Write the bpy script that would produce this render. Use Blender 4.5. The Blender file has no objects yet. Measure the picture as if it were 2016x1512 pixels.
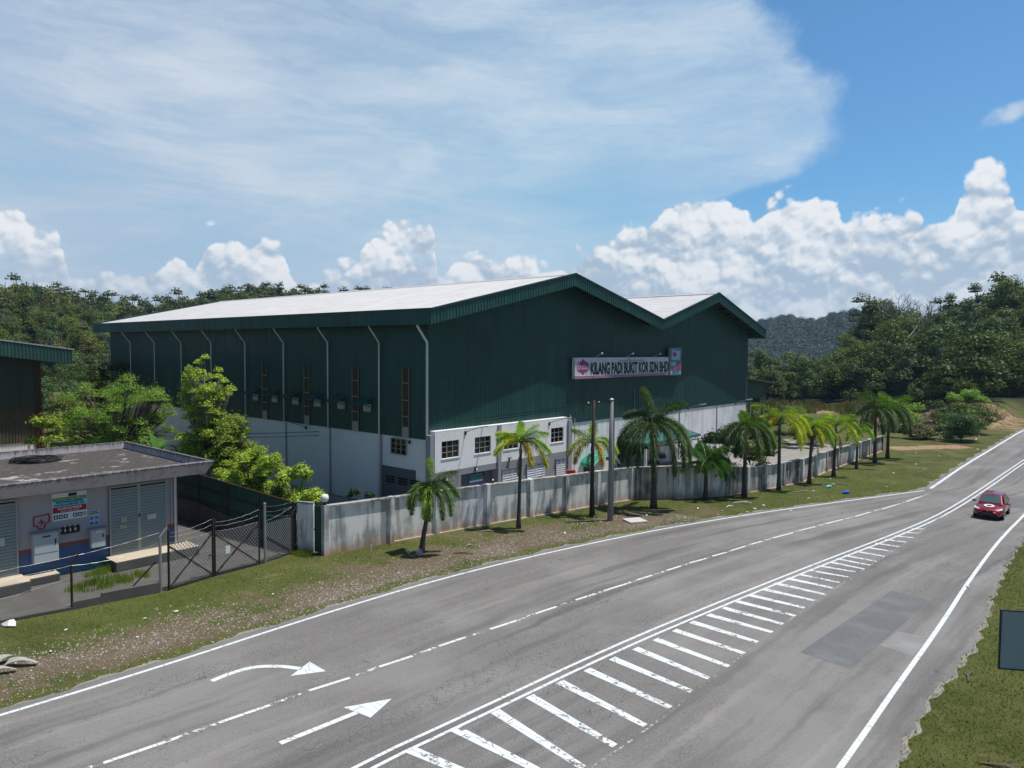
import bpy, bmesh, math, random
import numpy as np
from mathutils import Vector, Matrix
R_ = math.radians
scene = bpy.context.scene
COL = scene.collection
random.seed(7); rng = np.random.default_rng(11)

# ------------------------------------------------------------------ camera
PITCH, ROLL, CAMH = .0484, .0075, 10.0
cam_d = bpy.data.cameras.new('camera'); cam = bpy.data.objects.new('camera', cam_d); COL.objects.link(cam)
scene.camera = cam
cam_d.sensor_width = 36.0; cam_d.lens = 36.0*1414.15/2016.0
cam_d.clip_start = .1; cam_d.clip_end = 9000
_cp, _sp, _c, _s = math.cos(PITCH), math.sin(PITCH), math.cos(ROLL), math.sin(ROLL)
FW = Vector((0, _cp, -_sp)); UP0 = Vector((0, _sp, _cp)); RT0 = Vector((1, 0, 0))
CR = _c*RT0+_s*UP0; CU = -_s*RT0+_c*UP0
M = Matrix((CR, CU, -FW)).transposed().to_4x4(); M.translation = Vector((0, 0, CAMH)); cam.matrix_world = M

# ------------------------------------------------------------------ node helper
class NT:
    def __init__(s, tree): s.t = tree; s.n = tree.nodes; s.l = tree.links
    def new(s, typ, props=None, **ins):
        nd = s.n.new(typ)
        for k, v in (props or {}).items(): setattr(nd, k, v)
        for k, v in ins.items():
            key = int(k[1:]) if k[0] == 'i' and k[1:].isdigit() else k.replace('_', ' ')
            s.set(nd.inputs[key], v)
        return nd
    def set(s, sock, v):
        if isinstance(v, bpy.types.NodeSocket): s.l.new(v, sock)
        elif isinstance(v, bpy.types.Node): s.l.new(v.outputs[0], sock)
        else:
            if sock.type == 'RGBA' and len(v) == 3: v = (*v, 1)
            sock.default_value = v
    def math(s, op, a, b=None, c=None, clamp=False):
        nd = s.n.new('ShaderNodeMath'); nd.operation = op; nd.use_clamp = clamp
        s.set(nd.inputs[0], a)
        if b is not None: s.set(nd.inputs[1], b)
        if c is not None: s.set(nd.inputs[2], c)
        return nd.outputs[0]
    def vmath(s, op, a, b=None):
        nd = s.n.new('ShaderNodeVectorMath'); nd.operation = op
        s.set(nd.inputs[0], a)
        if b is not None:
            s.set(nd.inputs['Scale' if op == 'SCALE' else 1], b)
        return nd.outputs[0]
    def mix(s, f, a, b, mode='MIX'):
        nd = s.n.new('ShaderNodeMix'); nd.data_type = 'RGBA'; nd.blend_type = mode
        s.set(nd.inputs['Factor'], f); s.set(nd.inputs[6], a); s.set(nd.inputs[7], b)
        return nd.outputs[2]
    def noise(s, vec, scale, detail=4, rough=.55, dist=0.0):
        nd = s.n.new('ShaderNodeTexNoise'); s.set(nd.inputs['Vector'], vec)
        nd.inputs['Scale'].default_value = scale; nd.inputs['Detail'].default_value = detail
        nd.inputs['Roughness'].default_value = rough; nd.inputs['Distortion'].default_value = dist
        return nd.outputs[0]
    def smooth(s, v, a, b, lo=0.0, hi=1.0):
        nd = s.n.new('ShaderNodeMapRange'); nd.interpolation_type = 'SMOOTHSTEP'
        s.set(nd.inputs[0], v); s.set(nd.inputs[1], a); s.set(nd.inputs[2], b); s.set(nd.inputs[3], lo); s.set(nd.inputs[4], hi)
        return nd.outputs[0]
    def sep(s, v):
        nd = s.n.new('ShaderNodeSeparateXYZ'); s.set(nd.inputs[0], v); return nd.outputs
    def comb(s, x, y, z):
        nd = s.n.new('ShaderNodeCombineXYZ'); s.set(nd.inputs[0], x); s.set(nd.inputs[1], y); s.set(nd.inputs[2], z); return nd.outputs[0]
    def curve(s, v, pts):
        nd = s.n.new('ShaderNodeFloatCurve'); cv = nd.mapping.curves[0]
        while len(cv.points) < len(pts): cv.points.new(.5, .5)
        for p, (x, y) in zip(cv.points, pts): p.location = (x, y); p.handle_type = 'AUTO_CLAMPED'
        nd.mapping.update(); s.set(nd.inputs['Value'], v); return nd.outputs[0]

# ------------------------------------------------------------------ world: sky with clouds
SUN_AZ, SUN_EL = R_(11.0), R_(70.0)          # azimuth measured from +X towards +Y
world = bpy.data.worlds.new('World'); scene.world = world; world.use_nodes = True
w = NT(world.node_tree); w.n.clear()
sky = w.new('ShaderNodeTexSky', {'sky_type': 'NISHITA', 'sun_disc': False, 'sun_elevation': SUN_EL,
            'sun_rotation': math.pi/2-SUN_AZ, 'altitude': 30, 'air_density': 1.0, 'dust_density': .6, 'ozone_density': 2.0})
d = w.new('ShaderNodeTexCoord').outputs['Generated']
dx, dy, dz = w.sep(d)
az = w.math('MULTIPLY', w.math('ARCTAN2', dx, dy), 57.2958)
el = w.math('MULTIPLY', w.math('ARCSINE', dz), 57.2958)
def azu(v): return w.math('DIVIDE', w.math('ADD', v, 40.0), 80.0)
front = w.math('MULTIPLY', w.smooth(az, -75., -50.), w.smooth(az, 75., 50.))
# cirrus veil
P2 = w.comb(w.math('DIVIDE', az, 20.), w.math('DIVIDE', el, 6.), 0.)
warp = w.noise(P2, .9, 3, .5)
P2r = w.new('ShaderNodeMapping', Vector=P2, Rotation=(0, 0, R_(14))).outputs[0]
P2w = w.vmath('ADD', P2r, w.comb(w.math('MULTIPLY', warp, .8), warp, 0.))
c1 = w.noise(P2w, 1.1, 7, .5, .2)
c2 = w.noise(w.new('ShaderNodeMapping', Vector=P2w, Scale=(4., 11., 1.)).outputs[0], 1.0, 6, .55)
edge_az = w.curve(w.math('DIVIDE', el, 30.), [(0, .62), (.36, .63), (.40, .76), (.437, .88), (.54, .94), (.62, .935), (.70, .85), (.81, .77), (1, .68)])
edge_az = w.math('MULTIPLY', w.math('SUBTRACT', edge_az, .1), 28.9)   # degrees
edge_n = w.noise(d, 11., 7, .62, .2)
ciredge = w.smooth(w.math('SUBTRACT', w.math('ADD', edge_az, w.math('MULTIPLY', w.math('SUBTRACT', edge_n, .5), 7.0)), az), -.2, 2.6)
teal = w.smooth(w.math('ADD', w.math('ABSOLUTE', w.math('SUBTRACT', az, 8.)), w.math('MULTIPLY', w.math('ABSOLUTE', w.math('SUBTRACT', el, 11.8)), 3.0)), 2., 17.)
cdens = w.math('ADD', w.math('MULTIPLY_ADD', c1, 1.0, w.math('MULTIPLY', c2, .22)), w.math('MULTIPLY', w.math('SUBTRACT', w.noise(w.new('ShaderNodeMapping', Vector=P2w, Scale=(9., 7., 1.), Rotation=(0, 0, R_(25))).outputs[0], 2.2, 5, .6), .5), .22))
cden = w.smooth(cdens, .38, .82, .50, 1.)
leftdense = w.smooth(az, 16., -25., .86, 1.)
cden = w.math('MULTIPLY', w.math('MULTIPLY', cden, leftdense), w.math('MULTIPLY_ADD', teal, .6, .4))
circ = w.math('MULTIPLY', w.math('MULTIPLY', cden, ciredge), front)
circ = w.math('MULTIPLY', circ, w.smooth(el, 80., 40.))
circcol = w.mix(w.smooth(w.math('ADD', az, w.math('MULTIPLY', c1, 20.)), -22., 26.), (.54, .63, .76), (.64, .78, .88))
circcol = w.mix(w.smooth(w.math('ADD', c1, w.math('MULTIPLY', c2, .25)), .55, .85, 0., .7), circcol, (.72, .79, .87))
base = w.vmath('SCALE', sky.outputs[0], .11)
base = w.mix(1.0, base, w.mix(w.math('MULTIPLY', front, w.smooth(el, 60., 32.)), (.46, .62, .72), (.60, 1.0, 1.20)), 'MULTIPLY')  # unseen sky behind the camera and overhead tinted darker to deepen shade
base = w.mix(w.math('MULTIPLY', w.math('MULTIPLY', w.smooth(az, 24., 0.), w.smooth(el, 28., 6., .15, .8)), front), base, (.22, .53, .76))
hz = w.math('MULTIPLY', w.smooth(el, 12., 0.), w.math('MULTIPLY_ADD', front, .4, .35))
base = w.mix(hz, base, (.42, .58, .73))
skyc = w.mix(w.math('MULTIPLY', circ, .93), base, circcol)
# small wisp at right
wd = w.math('ADD', w.math('POWER', w.math('DIVIDE', w.math('SUBTRACT', az, 35.8), 3.2), 2.), w.math('POWER', w.math('DIVIDE', w.math('SUBTRACT', el, w.math('MULTIPLY_ADD', w.math('SUBTRACT', az, 35.8), .30, 15.7)), .75), 2.))
wisp = w.math('MULTIPLY', w.smooth(w.math('ADD', wd, w.math('MULTIPLY', w.math('SUBTRACT', w.noise(d, 24., 6), .5), 3.2)), 1.1, -.3), .8)
skyc = w.mix(wisp, skyc, (.68, .76, .84))
# cumulus
TOP = [(-40, 9.6), (-35.3, 9.2), (-34.2, 8.8), (-33.3, 7.6), (-32.4, 7.9), (-31.2, 5.6), (-29.6, 6.0), (-27.1, 6.3), (-26.1, 5.7), (-25.0, 7.0), (-24, 5.9), (-23.2, 8.2),
       (-22.0, 8.5), (-20.5, 8.0), (-19.6, 7.4), (-18.9, 7.9), (-17.5, 7.2), (-16.6, 5.4), (-14.8, 6.1), (-13.4, 6.2), (-11.6, 8.2), (-9.4, 10.1), (-8.6, 10.7), (-6.4, 10.5), (-5.7, 6.2),
       (-4.4, 7.2), (-2.4, 7.7), (-1.2, 6.6), (0, 7.3), (2.2, 7.3), (5.6, 8.6), (8.4, 9.4), (11, 10.6), (12.6, 12.3), (14.3, 12.6), (15.4, 12.5), (17, 11.5), (18.4, 10.9), (20, 11.7), (22, 11.1), (23.6, 11.3),
       (24.6, 9.9), (27, 9.9), (29.3, 10.2), (31, 9.3), (31.6, 11.4), (33.3, 12.5), (34.4, 11.8), (35.3, 9.5), (37.5, 11.0), (40, 9)]
top = w.math('MULTIPLY', w.curve(azu(az), [((a+40)/80, e/16) for a, e in TOP]), 16.)
ds = w.vmath('MULTIPLY', d, (1., 1., 1.15))
def vor(vec, sc, sm): return w.new('ShaderNodeTexVoronoi', {'feature': 'F1'}, Vector=vec, Scale=sc).outputs[0]
def billow(vec):
    wv = w.vmath('ADD', vec, w.vmath('SCALE', w.new('ShaderNodeTexNoise', None, Vector=vec, Scale=16., Detail=3.).outputs['Color'], .035))
    a = w.math('MULTIPLY', vor(wv, 17., .6), 1.0)
    b = w.math('MULTIPLY', vor(wv, 40., .5), .45)
    c = w.math('MULTIPLY', vor(wv, 92., .4), .20)
    n = w.math('MULTIPLY', w.noise(vec, 120., 3, .55), .22)
    return w.math('SUBTRACT', 1.0, w.math('ADD', w.math('ADD', a, b), w.math('ADD', c, n)))
b0 = billow(ds)
b1 = billow(w.vmath('ADD', ds, (.0035, 0., .0085)))
fl = w.noise(ds, 7., 5, .55)
height = w.math('SUBTRACT', w.math('ADD', top, w.math('MULTIPLY', w.math('SUBTRACT', b0, .22), 2.7)), el)
cum = w.smooth(height, -.05, .55)
cov = w.smooth(w.math('ADD', w.math('ADD', fl, w.math('MULTIPLY', w.math('SUBTRACT', b0, .3), .45)), w.smooth(az, -2., 8., .14, .5)), .36, .55)
near_top = w.math('MULTIPLY', w.smooth(height, 2.6, 1.0), w.smooth(w.math('ADD', fl, w.smooth(az, -3., 6., .16, .4)), .37, .50))
cov = w.math('MAXIMUM', cov, near_top)
cum = w.math('MULTIPLY', cum, w.smooth(w.math('SUBTRACT', el, top), .95, .45))
cum = w.math('MULTIPLY', w.math('MULTIPLY', cum, w.math('MULTIPLY_ADD', cov, .68, .32)), front)
big = w.noise(w.vmath('MULTIPLY', d, (1., 1., 2.2)), 10., 4, .5)
lit = w.math('MULTIPLY_ADD', w.math('SUBTRACT', b0, b1), 1.7, .72)
lit = w.math('ADD', lit, w.math('MULTIPLY', w.smooth(height, 3.0, .3), .30))
lit = w.math('ADD', lit, w.math('MULTIPLY', w.math('SUBTRACT', b0, .38), .9))
lit = w.math('ADD', lit, w.math('MULTIPLY', w.math('SUBTRACT', big, .50), 2.3))
lit = w.smooth(lit, -.1, 1.15)
cc = w.mix(lit, w.mix(w.smooth(b0, .25, .6), (.43, .55, .68), (.58, .68, .78)), (.93, .95, .97))
cc = w.mix(w.math('MULTIPLY', w.smooth(el, 7.5, 1.), .5), cc, (.55, .66, .77))
skyc = w.mix(w.math('MULTIPLY', cum, .96), skyc, cc)
skyc = w.vmath('SCALE', skyc, w.smooth(el, 32., 60., 10., 7.))  # overhead sky dimmed again for stronger shade contrast
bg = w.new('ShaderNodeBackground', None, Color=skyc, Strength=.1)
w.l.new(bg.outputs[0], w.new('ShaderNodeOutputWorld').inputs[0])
world.cycles.sampling_method = 'MANUAL'; world.cycles.sample_map_resolution = 512

sun_d = bpy.data.lights.new('sun', 'SUN'); sun_d.energy = 5.0; sun_d.angle = R_(.53); sun_d.color = (1, .955, .89)
sun = bpy.data.objects.new('sun', sun_d); COL.objects.link(sun)
SD = Vector((math.cos(SUN_EL)*math.cos(SUN_AZ), math.cos(SUN_EL)*math.sin(SUN_AZ), math.sin(SUN_EL)))
sun.rotation_euler = SD.to_track_quat('Z', 'Y').to_euler(); sun.location = (30, 20, 80)
scene.view_settings.view_transform = 'Standard'; scene.view_settings.look = 'None'
scene.view_settings.exposure = -.06; scene.view_settings.gamma = 1
scene.cycles.max_bounces = 6; scene.cycles.transparent_max_bounces = 12; scene.cycles.diffuse_bounces = 3

# ------------------------------------------------------------------ materials
MATS = {}
def newmat(name):
    m = bpy.data.materials.new(name); m.use_nodes = True; t = NT(m.node_tree); t.n.clear()
    t.out = t.new('ShaderNodeOutputMaterial'); MATS[name] = m; return m, t
def fin(t, bsdf): t.l.new(bsdf.outputs[0], t.out.inputs[0])
def pos(t): return t.new('ShaderNodeNewGeometry').outputs['Position']
def objc(t): return t.new('ShaderNodeTexCoord').outputs['Object']
def simple(name, col, rough=.7, var=.18, scale=1.5, metal=0., bump=0., bscale=20., spec=.4, dirt=None, dscale=.6):
    m, t = newmat(name); p = objc(t)
    n = t.noise(p, scale, 6, .6)
    c = t.mix(1., col, t.mix(n, (1-var*2,)*3, (1+var*1.2,)*3), 'MULTIPLY')
    if dirt:
        c = t.mix(t.smooth(t.noise(p, dscale, 8, .65), .5, .72, 0., .75), c, dirt)
    b = t.new('ShaderNodeBsdfPrincipled', None, Base_Color=c, Roughness=rough, Metallic=metal)
    b.inputs['Specular IOR Level'].default_value = spec
    if bump:
        bp = t.new('ShaderNodeBump', None, Height=t.noise(p, bscale, 5, .6), Strength=bump, Distance=.02)
        t.l.new(bp.outputs[0], b.inputs['Normal'])
    fin(t, b); return m
def streaky(name, col, stain, amount=.5, rough=.75, base=None, sx=2.2, vs=.18, topdark=None):
    """painted wall with vertical rain streaks, optional laterite splash near the ground (world z)"""
    m, t = newmat(name); p = pos(t); x, y, z = t.sep(p)
    pv = t.new('ShaderNodeMapping', None, Vector=p, Scale=(sx, sx, vs)).outputs[0]
    s1 = t.noise(pv, 1.3, 7, .62); s2 = t.noise(p, .55, 4, .6); s3 = t.noise(p, 6., 5, .65)
    c = t.mix(t.smooth(s3, .3, .75, 0., .3), col, tuple(k*.84 for k in col))
    f = t.math('MULTIPLY', t.smooth(t.math('ADD', s1, t.math('MULTIPLY', t.math('SUBTRACT', s2, .5), .8)), .40, .66), amount)
    c = t.mix(f, c, stain)
    if topdark:
        tz, dep = topdark
        f2 = t.smooth(t.math('ADD', z, t.math('MULTIPLY', t.math('SUBTRACT', t.noise(pv, 2.6, 6, .65), .5), dep*3.2)), tz-dep, tz+dep*.4, 0., .8)
        c = t.mix(f2, c, tuple(k*.55 for k in stain))
    if base:
        f3 = t.smooth(t.math('ADD', z, t.math('MULTIPLY', t.math('SUBTRACT', t.noise(pv, 2., 5, .6), .45), 1.3)), .75, .02, 0., .62)
        c = t.mix(f3, c, base)
    b = t.new('ShaderNodeBsdfPrincipled', None, Base_Color=c, Roughness=rough)
    b.inputs['Specular IOR Level'].default_value = .25
    bp = t.new('ShaderNodeBump', None, Height=t.noise(p, 30., 5, .6), Strength=.25, Distance=.01)
    t.l.new(bp.outputs[0], b.inputs['Normal'])
    fin(t, b); return m
def leafmat(name, dark, light, trans=.35, hue=None, nscale=.5):
    m, t = newmat(name); g = t.new('ShaderNodeNewGeometry'); p = g.outputs['Position']
    r = g.outputs['Random Per Island']; oi = t.new('ShaderNodeObjectInfo').outputs['Random']
    f = t.math('ADD', t.math('MULTIPLY', r, .55), t.math('MULTIPLY', t.noise(p, nscale, 3, .5), .75))
    f = t.smooth(f, .22, 1.0)
    c = t.mix(f, dark, light)
    if hue: c = t.mix(t.smooth(oi, .55, 1., 0., .8), c, hue)
    c = t.mix(1., c, t.mix(oi, (.72,)*3, (1.25,)*3), 'MULTIPLY')
    dfn = t.new('ShaderNodeBsdfPrincipled', None, Base_Color=c, Roughness=.55)
    dfn.inputs['Specular IOR Level'].default_value = .25
    tr = t.new('ShaderNodeBsdfTranslucent', None, Color=t.mix(1., c, (1.2, 1.25, .6), 'MULTIPLY'))
    mx = t.new('ShaderNodeMixShader', None, i0=trans, i1=dfn.outputs[0], i2=tr.outputs[0]); fin(t, mx); return m

simple('asphalt_dark', (.05, .052, .055), .85)
GREEN = (.011, .058, .051)
def cladmat(name, col, rough=.42, fade=.35):
    m, t = newmat(name); p = objc(t)
    pv = t.new('ShaderNodeMapping', None, Vector=p, Scale=(3., 3., .12)).outputs[0]
    n = t.noise(pv, 1.2, 6, .6); n2 = t.noise(p, .25, 4, .6)
    c = t.mix(t.smooth(n, .4, .75, 0., fade), col, tuple(min(1, k*1.9+.006) for k in col))
    c = t.mix(t.smooth(n2, .45, .7, 0., .45), c, tuple(k*.7 for k in col))
    x, y, z = t.sep(p)
    lapz = t.math('FRACT', t.math('DIVIDE', t.math('ADD', z, .9), 3.05)); c = t.mix(t.smooth(lapz, .012, .0, 0., .55), c, tuple(k*.35 for k in col))
    pnl = t.new('ShaderNodeTexWhiteNoise', {'noise_dimensions': '3D'}, Vector=t.comb(t.math('FLOOR', t.math('DIVIDE', x, .76)), t.math('FLOOR', t.math('DIVIDE', y, .76)), t.math('FLOOR', t.math('DIVIDE', t.math('ADD', z, .9), 3.05)))).outputs[0]
    c = t.mix(1., c, t.mix(pnl, (.86,)*3, (1.16,)*3), 'MULTIPLY')
    b = t.new('ShaderNodeBsdfPrincipled', None, Base_Color=c, Roughness=t.smooth(n, .2, .8, rough-.08, rough+.15))
    b.inputs['Specular IOR Level'].default_value = .45; fin(t, b); return m
cladmat('green_cladding', GREEN); cladmat('green_fascia', (.018, .080, .070), .45)
cladmat('green_fence_sheet', (.018, .075, .055), .5); cladmat('shed_green', (.03, .095, .075), .5)
simple('fascia_trim', (.018, .065, .06), .4)
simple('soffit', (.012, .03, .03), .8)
simple('white_wall', (.84, .85, .86), .8, .06, .8, bump=.1, dirt=(.66, .66, .66), dscale=.5)
simple('side_wall_white', (.80, .81, .82), .8, .06, .7, dirt=(.66, .68, .70), dscale=.35)
streaky('gable_wall_white', (.82, .83, .85), (.45, .47, .50), .5, vs=.12)
simple('grey_wall', (.27, .28, .30), .8, .06, .8)
simple('dark_grey_wall', (.11, .12, .14), .8, .06)
simple('pilaster_grey', (.30, .31, .33), .75, .06)
simple('black_glass', (.006, .007, .009), .06, .0, spec=.6)
simple('frame_brown', (.36, .33, .31), .6)
simple('frame_white', (.62, .62, .62), .5, .08)
simple('louvre_white', (.68, .70, .74), .5, .06)
simple('louvre_grey_green', (.33, .36, .32), .5, .08)
simple('dark_gap', (.015, .016, .017), .9)
simple('pipe_white', (.66, .68, .70), .45, .05)
simple('steel_grey', (.30, .31, .33), .45, .12, metal=.3)
simple('galvanised', (.38, .40, .42), .4, .12, metal=.5)
simple('rust', (.10, .045, .025), .85, .3, 8.)
simple('dark_rust', (.045, .026, .02), .85, .3, 8.)
simple('black_rubber', (.012, .012, .013), .6)
simple('rusty_panel', (.085, .066, .036), .7, .35, 3.)
simple('rusty_panel_bar', (.30, .27, .20), .7, .2)
simple('pale_panel', (.36, .35, .29), .7, .15)
simple('awning_green', (.01, .30, .17), .35, .08)
simple('canopy_green', (.045, .15, .13), .4, .08)
simple('signal_green', (.02, .20, .06), .5); simple('sign_cyan', (.22, .62, .75), .5, .03)
simple('sign_red', (.38, .012, .015), .5); simple('sign_navy', (.008, .012, .12), .5); simple('sign_white', (.72, .74, .75), .5, .04)
simple('sign_yellow', (.6, .62, .2), .5)
simple('red_paint', (.42, .05, .03), .6); simple('orange_paint', (.52, .15, .07), .7)
simple('sticker_blue', (.06, .18, .5), .5)
simple('letter_black', (.004, .008, .014), .5)
simple('signboard_white', (.64, .67, .72), .5, .12, .8, dirt=(.36, .36, .30), dscale=1.1)
simple('signboard_pink', (.36, .20, .30), .6, .1); simple('emblem_magenta', (.34, .035, .16), .5, .12); simple('emblem_purple', (.10, .06, .18), .5)
simple('emblem_lilac', (.62, .52, .72), .5)
simple('panel_blue', (.32, .48, .68), .5, .1); simple('panel_teal', (.07, .20, .24), .5, .15)
simple('box_grey', (.45, .50, .53), .5, .06)
simple('concrete_pole', (.24, .235, .245), .8, .12, 2., bump=.2)
simple('timber_pole', (.05, .042, .036), .85, .2, 4.)
simple('globe_white', (.80, .80, .80), .25, .02)
simple('cream_slab', (.55, .47, .36), .85, .12, 3., dirt=(.30, .27, .24))
simple('litter_white', (.75, .75, .73), .6); simple('litter_blue', (.02, .16, .7), .4); simple('litter_teal', (.1, .45, .38), .4)
simple('litter_card', (.42, .40, .38), .8, .2); simple('pale_wood', (.36, .31, .25), .8, .2)
simple('rock', (.42, .40, .36), .9, .2, 6., bump=.5)
simple('sign_back', (.34, .42, .50), .5, .12, 3., metal=.2); simple('sign_edge', (.012, .016, .018), .6)
simple('bark', (.14, .11, .085), .9, .25, 5., bump=.5); simple('pale_bark', (.30, .27, .23), .9, .25, 5.)
simple('palm_trunk', (.085, .078, .066), .9, .3, 7., bump=.6, bscale=14.); simple('crownshaft', (.12, .17, .07), .5, .15)
simple('car_tyre', (.012, .012, .012), .8); simple('car_rim', (.35, .35, .36), .3, .05, metal=.7)
simple('car_lamp', (.75, .78, .8), .08, .02, spec=.8); simple('car_black', (.008, .008, .009), .35); simple('plate', (.05, .05, .07), .4); simple('chrome', (.6, .6, .6), .15, .02, metal=.9)
simple('car_white', (.8, .8, .8), .3, .02)
m, t = newmat('car_red'); b = t.new('ShaderNodeBsdfPrincipled', None, Base_Color=(.30, .010, .022), Roughness=.3, Metallic=.35)
b.inputs['Coat Weight'].default_value = .9; b.inputs['Coat Roughness'].default_value = .05; fin(t, b)
m, t = newmat('car_glass'); b = t.new('ShaderNodeBsdfPrincipled', None, Base_Color=(.07, .11, .12), Roughness=.06)  # base colour lightened towards teal to carry the sky reflection
b.inputs['Specular IOR Level'].default_value = 1.0; fin(t, b)
streaky('boundary_wall', (.86, .85, .83), (.24, .24, .23), .80, base=(.46, .19, .08), sx=1.8, vs=.20, topdark=(2.42, .10))
streaky('boundary_wall_dirty', (.56, .54, .52), (.13, .105, .10), 1.0, base=(.24, .08, .05), sx=2.6, vs=.16)
streaky('coping', (.42, .42, .41), (.13, .12, .11), .85, sx=2.5, vs=.8)
streaky('parapet', (.50, .455, .475), (.055, .055, .06), .30, sx=3.2, vs=.8, topdark=(4.40, .20))
m, t = newmat('sub_wall'); p = objc(t); x, y, z = t.sep(p)
n = t.noise(p, 3., 6, .6)
zz = t.math('ADD', z, t.math('MULTIPLY', t.math('SUBTRACT', n, .5), .01))
c = t.mix(t.smooth(n, .3, .8, 0., .3), (.40, .36, .38), (.31, .29, .31))
c = t.mix(t.math('LESS_THAN', zz, 1.42), c, (.26, .08, .05))
blue = t.mix(t.smooth(t.math('ADD', z, t.noise(p, 5., 5, .6)), 1.1, .75), (.075, .12, .26), (.06, .16, .22))
c = t.mix(t.math('LESS_THAN', zz, 1.26), c, blue)
b = t.new('ShaderNodeBsdfPrincipled', None, Base_Color=c, Roughness=.8); fin(t, b)
m, t = newmat('flat_roof'); p = objc(t)
n = t.noise(p, .9, 8, .68); n2 = t.noise(p, 4., 7, .7)
c = t.mix(t.smooth(n2, .3, .7), (.040, .034, .030), (.078, .068, .058))
c = t.mix(t.smooth(t.math('ADD', n, t.math('MULTIPLY', n2, .3)), .70, .82, 0., .8), c, (.42, .40, .38))
b = t.new('ShaderNodeBsdfPrincipled', None, Base_Color=c, Roughness=.85); fin(t, b)
# factory roof sheets (object space: x across the span, y along the ridge)
m, t = newmat('roof_sheet'); p = objc(t); x, y, z = t.sep(p)
xv = t.math('FRACT', t.math('DIVIDE', t.math('ADD', x, t.math('MULTIPLY', t.noise(p, .4, 3), .1)), 1.05))
lap = t.math('MULTIPLY', t.smooth(xv, .14, .03), t.smooth(t.noise(t.vmath('MULTIPLY', p, (1., .35, 1.)), 1.2, 5, .6), .42, .6))
n = t.noise(t.vmath('MULTIPLY', p, (.35, 1.6, 1.)), .9, 7, .6)
c = t.mix(t.smooth(n, .35, .75, 0., .6), (.52, .52, .54), (.40, .39, .385))
c = t.mix(t.math('MULTIPLY', lap, .75), c, (.17, .14, .125))
rs = t.smooth(t.noise(t.vmath('MULTIPLY', p, (3., .12, 1.)), .8, 6, .6), .66, .74, 0., .5)
c = t.mix(rs, c, (.28, .24, .22))
b = t.new('ShaderNodeBsdfPrincipled', None, Base_Color=c, Roughness=.55); fin(t, b)
# asphalt
m, t = newmat('asphalt'); p = pos(t)
fine = t.noise(p, 22., 8, .75); med = t.noise(p, 1.1, 6, .6); big = t.noise(p, .18, 4, .55)
th = 0.735
rot = t.new('ShaderNodeMapping', {'vector_type': 'POINT'}, Vector=p, Rotation=(0, 0, -.80)).outputs[0]
def att(n): return t.new('ShaderNodeAttribute', {'attribute_name': n}).outputs['Fac']
LA = t.comb(att('lat'), t.math('MULTIPLY', att('along'), .055), 0.)
lane = t.noise(LA, .85, 5, .55); lane2 = t.noise(t.vmath('MULTIPLY', LA, (1., 5., 1.)), 2.2, 5, .6)
c = t.mix(t.smooth(fine, .30, .72), (.092, .090, .087), (.258, .252, .243))
c = t.mix(t.smooth(med, .3, .75, 0., .35), c, (.185, .165, .15))
c = t.mix(t.smooth(big, .42, .62, 0., .55), c, (.25, .245, .235))
c = t.mix(t.smooth(lane, .50, .68, 0., .75), c, (.105, .102, .10))
c = t.mix(t.smooth(lane, .46, .30, 0., .5), c, (.285, .275, .26))
c = t.mix(t.smooth(lane2, .58, .72, 0., .22), c, (.09, .09, .092))
vor = t.new('ShaderNodeTexVoronoi', {'feature': 'DISTANCE_TO_EDGE'}, Vector=t.vmath('ADD', p, t.vmath('SCALE', t.new('ShaderNodeTexNoise', None, Vector=p, Scale=1.5).outputs['Color'], .6)), Scale=3.6).outputs[0]
crk = t.math('MULTIPLY', t.smooth(vor, .030, .0), t.smooth(t.noise(t.vmath('MULTIPLY', LA, (.55, 1., 1.)), 1.0, 4, .55), .50, .57))
c = t.mix(t.math('MULTIPLY', crk, .7), c, (.035, .035, .037))
agg = t.new('ShaderNodeTexVoronoi', None, Vector=p, Scale=55.).outputs[0]
c = t.mix(t.smooth(agg, .16, .06, 0., .35), c, (.42, .41, .39))
b = t.new('ShaderNodeBsdfPrincipled', None, Base_Color=c, Roughness=.82)
b.inputs['Specular IOR Level'].default_value = .3
bp = t.new('ShaderNodeBump', None, Height=t.math('ADD', fine, t.math('MULTIPLY', crk, -1.)), Strength=.45, Distance=.01); t.l.new(bp.outputs[0], b.inputs['Normal']); fin(t, b)
def patchmat(name, ca, cb):
    m, t = newmat(name); p = pos(t); fine = t.noise(p, 24., 8, .7)
    c = t.mix(t.smooth(fine, .3, .7), ca, cb)
    c = t.mix(t.smooth(t.noise(p, .9, 5), .4, .7, 0., .4), c, tuple(k*1.35 for k in cb))
    b = t.new('ShaderNodeBsdfPrincipled', None, Base_Color=c, Roughness=.8); fin(t, b)
patchmat('asphalt_patch', (.085, .088, .094), (.15, .155, .162)); patchmat('asphalt_patch_light', (.16, .158, .155), (.25, .25, .245))
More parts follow.
